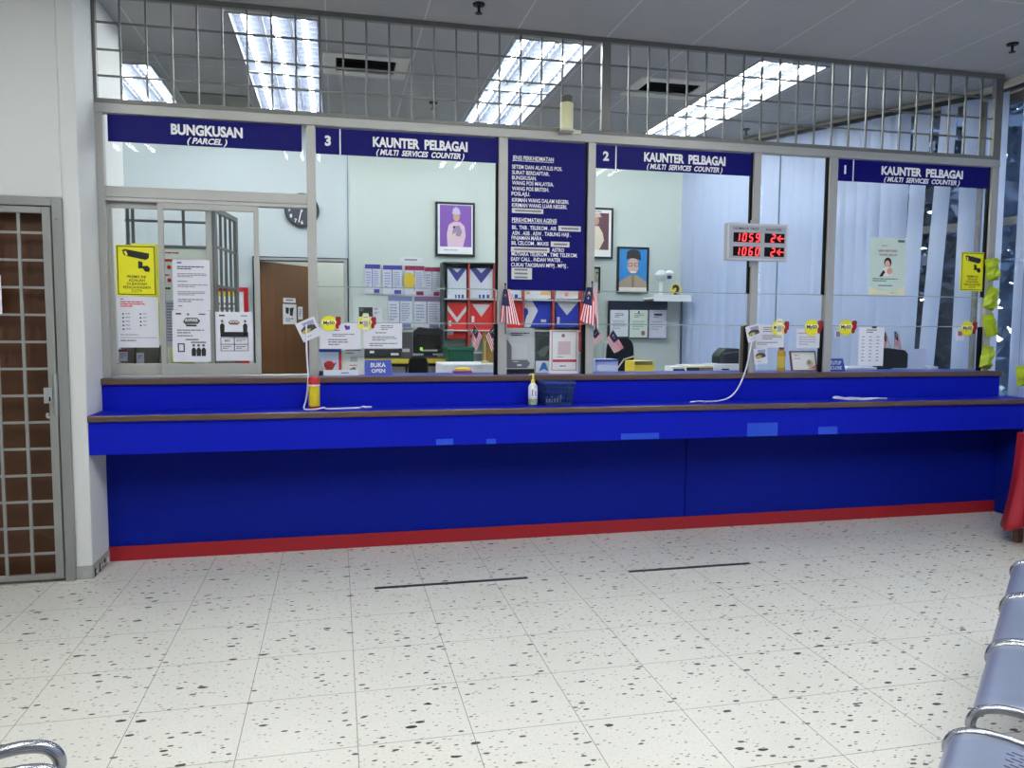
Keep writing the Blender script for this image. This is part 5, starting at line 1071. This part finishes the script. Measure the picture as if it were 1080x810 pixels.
def smooth(pts, k=3):
    P = [Vector((a, b, 0)) for a, b in pts]; out = []
    for i in range(len(P)-1):
        p0, p1, p2, p3 = P[max(i-1, 0)], P[i], P[i+1], P[min(i+2, len(P)-1)]
        for j in range(k):
            u = j/k; v = .5*((2*p1)+(p2-p0)*u+(2*p0-5*p1+4*p2-p3)*u*u+(3*p1-p0-3*p2+p3)*u**3); out.append((v.x, v.y))
    return out+[pts[-1]]
def bench_seat(t, s0, w_):
    # local frame: x along the row, y from front edge to back
    m = MB(); k = len(PROF); th = .004; vs_ = []
    for x in (s0+.018, s0+.06, s0+w_-.06, s0+w_-.018):
        for (y, z) in PROF: vs_.append((x, y, z))
    uv = m.bm.loops.layers.uv.new('UVMap')
    for c_ in range(3):
        for i in range(k-1):
            mat = PERF if (c_ == 1 and PROF[i][0] >= .11 and i != 11 and i != 12) else PLAIN
            a_ = c_*k+i
            m.faces([vs_[a_], vs_[a_+k], vs_[a_+k+1], vs_[a_+1]], [(0, 1, 2, 3)], mat, True)
            f_ = m.bm.faces[-1] if False else None
    bmesh.ops.remove_doubles(m.bm, verts=m.bm.verts, dist=1e-6)
    acc = [0]
    for i in range(1, k): acc.append(acc[-1]+math.hypot(PROF[i][0]-PROF[i-1][0], PROF[i][1]-PROF[i-1][1]))
    look = {(round(y, 4), round(z, 4)): a for (y, z), a in zip(PROF, acc)}
    for f_ in m.bm.faces:
        for lp in f_.loops: lp[uv].uv = (look[(round(lp.vert.co.y, 4), round(lp.vert.co.z, 4))], lp.vert.co.x)
    o = m.build('seat_shell', t, world=False, fix=False)
    sd = o.modifiers.new('thickness', 'SOLIDIFY'); sd.thickness = .006; sd.offset = 0
    for x in (s0+.012, s0+w_-.012):
        MB().tube([(x, y, z) for y, z in smooth(PROF)], .0125, TRIM, 10).build('edge_tube', t, world=False)
def bench(label, origin, ang, seats, w_=.542):
    t = thing('waiting_bench', label, 'bench', origin, 'steel waiting benches', ang); t['_o'] = Vector((0, 0, 0))
    L = w_*seats
    for i in range(seats): bench_seat(t, i*w_, w_)
    MB().box(.0, L, .2, .27, .33, .39, DARK).build('beam', t, .006, world=False)
    for x in (w_*.5, L-w_*.5):
        MB().box(x-.03, x+.03, .21, .26, .05, .33, DARK).build('leg_post', t, .004, world=False)
        MB().bar((x, -.0, .03), (x, .52, .03), .05, .05, TRIM, (0, 0, 1)).build('foot', t, world=False)
    return t
dx, dy = .757, .653
# row: local +x must run so that local +y points away from the counter side (to the right of the view)
a0 = Vector((4.06, -2.31))
ang = math.atan2(-dy, -dx)
bench('perforated steel waiting bench at the right edge, further from the viewer', (a0.x, a0.y, 0), ang, 3, .546)
a1 = Vector((2.683, -3.453))+Vector((dx, dy))*.0
bench('perforated steel waiting bench at bottom right, nearest the viewer', (a1.x, a1.y, 0), ang, 3, .546)
d3 = Vector((.35, -.94)).normalized(); a3 = Vector((.453, -3.05))
L3 = .546*3+.10
t = bench('steel waiting bench whose edge tubes peep in at bottom left', (a3.x+d3.x*L3, a3.y+d3.y*L3, 0), math.atan2(-d3.y, -d3.x), 3, .546)
MB().tube([(L3, y, z) for y, z in smooth(PROF[:12])], .0155, TRIM, 10).bar((L3-.11, .235, .36), (L3, .235, .36), .04, .03, DARK).build('armrest', t, world=False)

# ------------------------------------------------------------------ trees outside the windows
LEAF = M((12, 22, 34), .6, noise=.4, scale=2)
def tree(label, x, y, h, r, seed):
    t = thing('tree', label, 'tree', (x, y, 0), 'trees outside the windows'); random.seed(seed)
    MB().tube([(x, y, 0), (x+.1, y, h*.3), (x, y+.1, h*.6)], .16, M((50, 40, 34), .8), 8, .07).build('trunk', t)
    m = MB()
    for i in range(5200):
        a = random.random()*2*math.pi; zz = random.random()**.8*h+.1; rr = r*(.35+.65*math.sin(math.pi*min(.97, max(.06, zz/h))))*math.sqrt(random.random())
        c_ = Vector((x+rr*math.cos(a), y+rr*math.sin(a), zz)); u = Vector((random.gauss(0, 1), random.gauss(0, 1), random.gauss(0, 1))).normalized(); v = u.orthogonal().normalized(); s = random.uniform(.12, .26)
        m.faces([c_-u*s, c_+v*s*.5, c_+u*s, c_-v*s*.5], [(0, 1, 2, 3)], LEAF)
    m.build('foliage', t, fix=False)
for i, (x, y, h, r, where) in enumerate(((8.7, .9, 6.5, 1.55, 'beyond the gap in the blinds right of the screen'), (8.5, 4.4, 6.0, 1.6, 'beyond the slanting blinds, nearer tree'), (7.4, 8.0, 5.5, 1.6, 'beyond the slanting blinds, further tree'), (8.6, -2.7, 6.0, 1.55, 'outside the hall windows at right'), (12.2, 2.8, 7.5, 1.8, 'behind the other trees'))):
    tree('dark leafy tree outside, '+where, x, y, h, r, i+1)
t = thing('hedge', 'tall dark hedge added far outside to cover bright sky gaps', 'hedge', (15, 3, 0)); random.seed(9); m = MB()  # hedge added behind the trees to block bright sky between the leaves
for i in range(9000):
    c_ = Vector((random.uniform(14.2, 15.8), random.uniform(-9, 16), random.random()*8)); u = Vector((random.gauss(0, 1), random.gauss(0, 1), random.gauss(0, 1))).normalized(); v = u.orthogonal().normalized(); q = random.uniform(.2, .4)
    m.faces([c_-u*q, c_+v*q*.6, c_+u*q, c_-v*q*.6], [(0, 1, 2, 3)], LEAF)
m.build('foliage', t, fix=False); m = MB()
for y in range(-8, 16, 2): m.tube([(15, y, 0), (15, y+.1, 5)], .07, M((50, 40, 34), .8), 6, .03)
tag(m.build('stems', t), kind='stuff')
gd = MB(); gd.box(6.62, 30, -12, 20, -.2, -.05, M((60, 66, 52), .9, noise=.2)); struct(gd, 'floor_outside')

# an attribute used only while building
for o in bpy.data.objects:
    if '_o' in o: del o['_o']
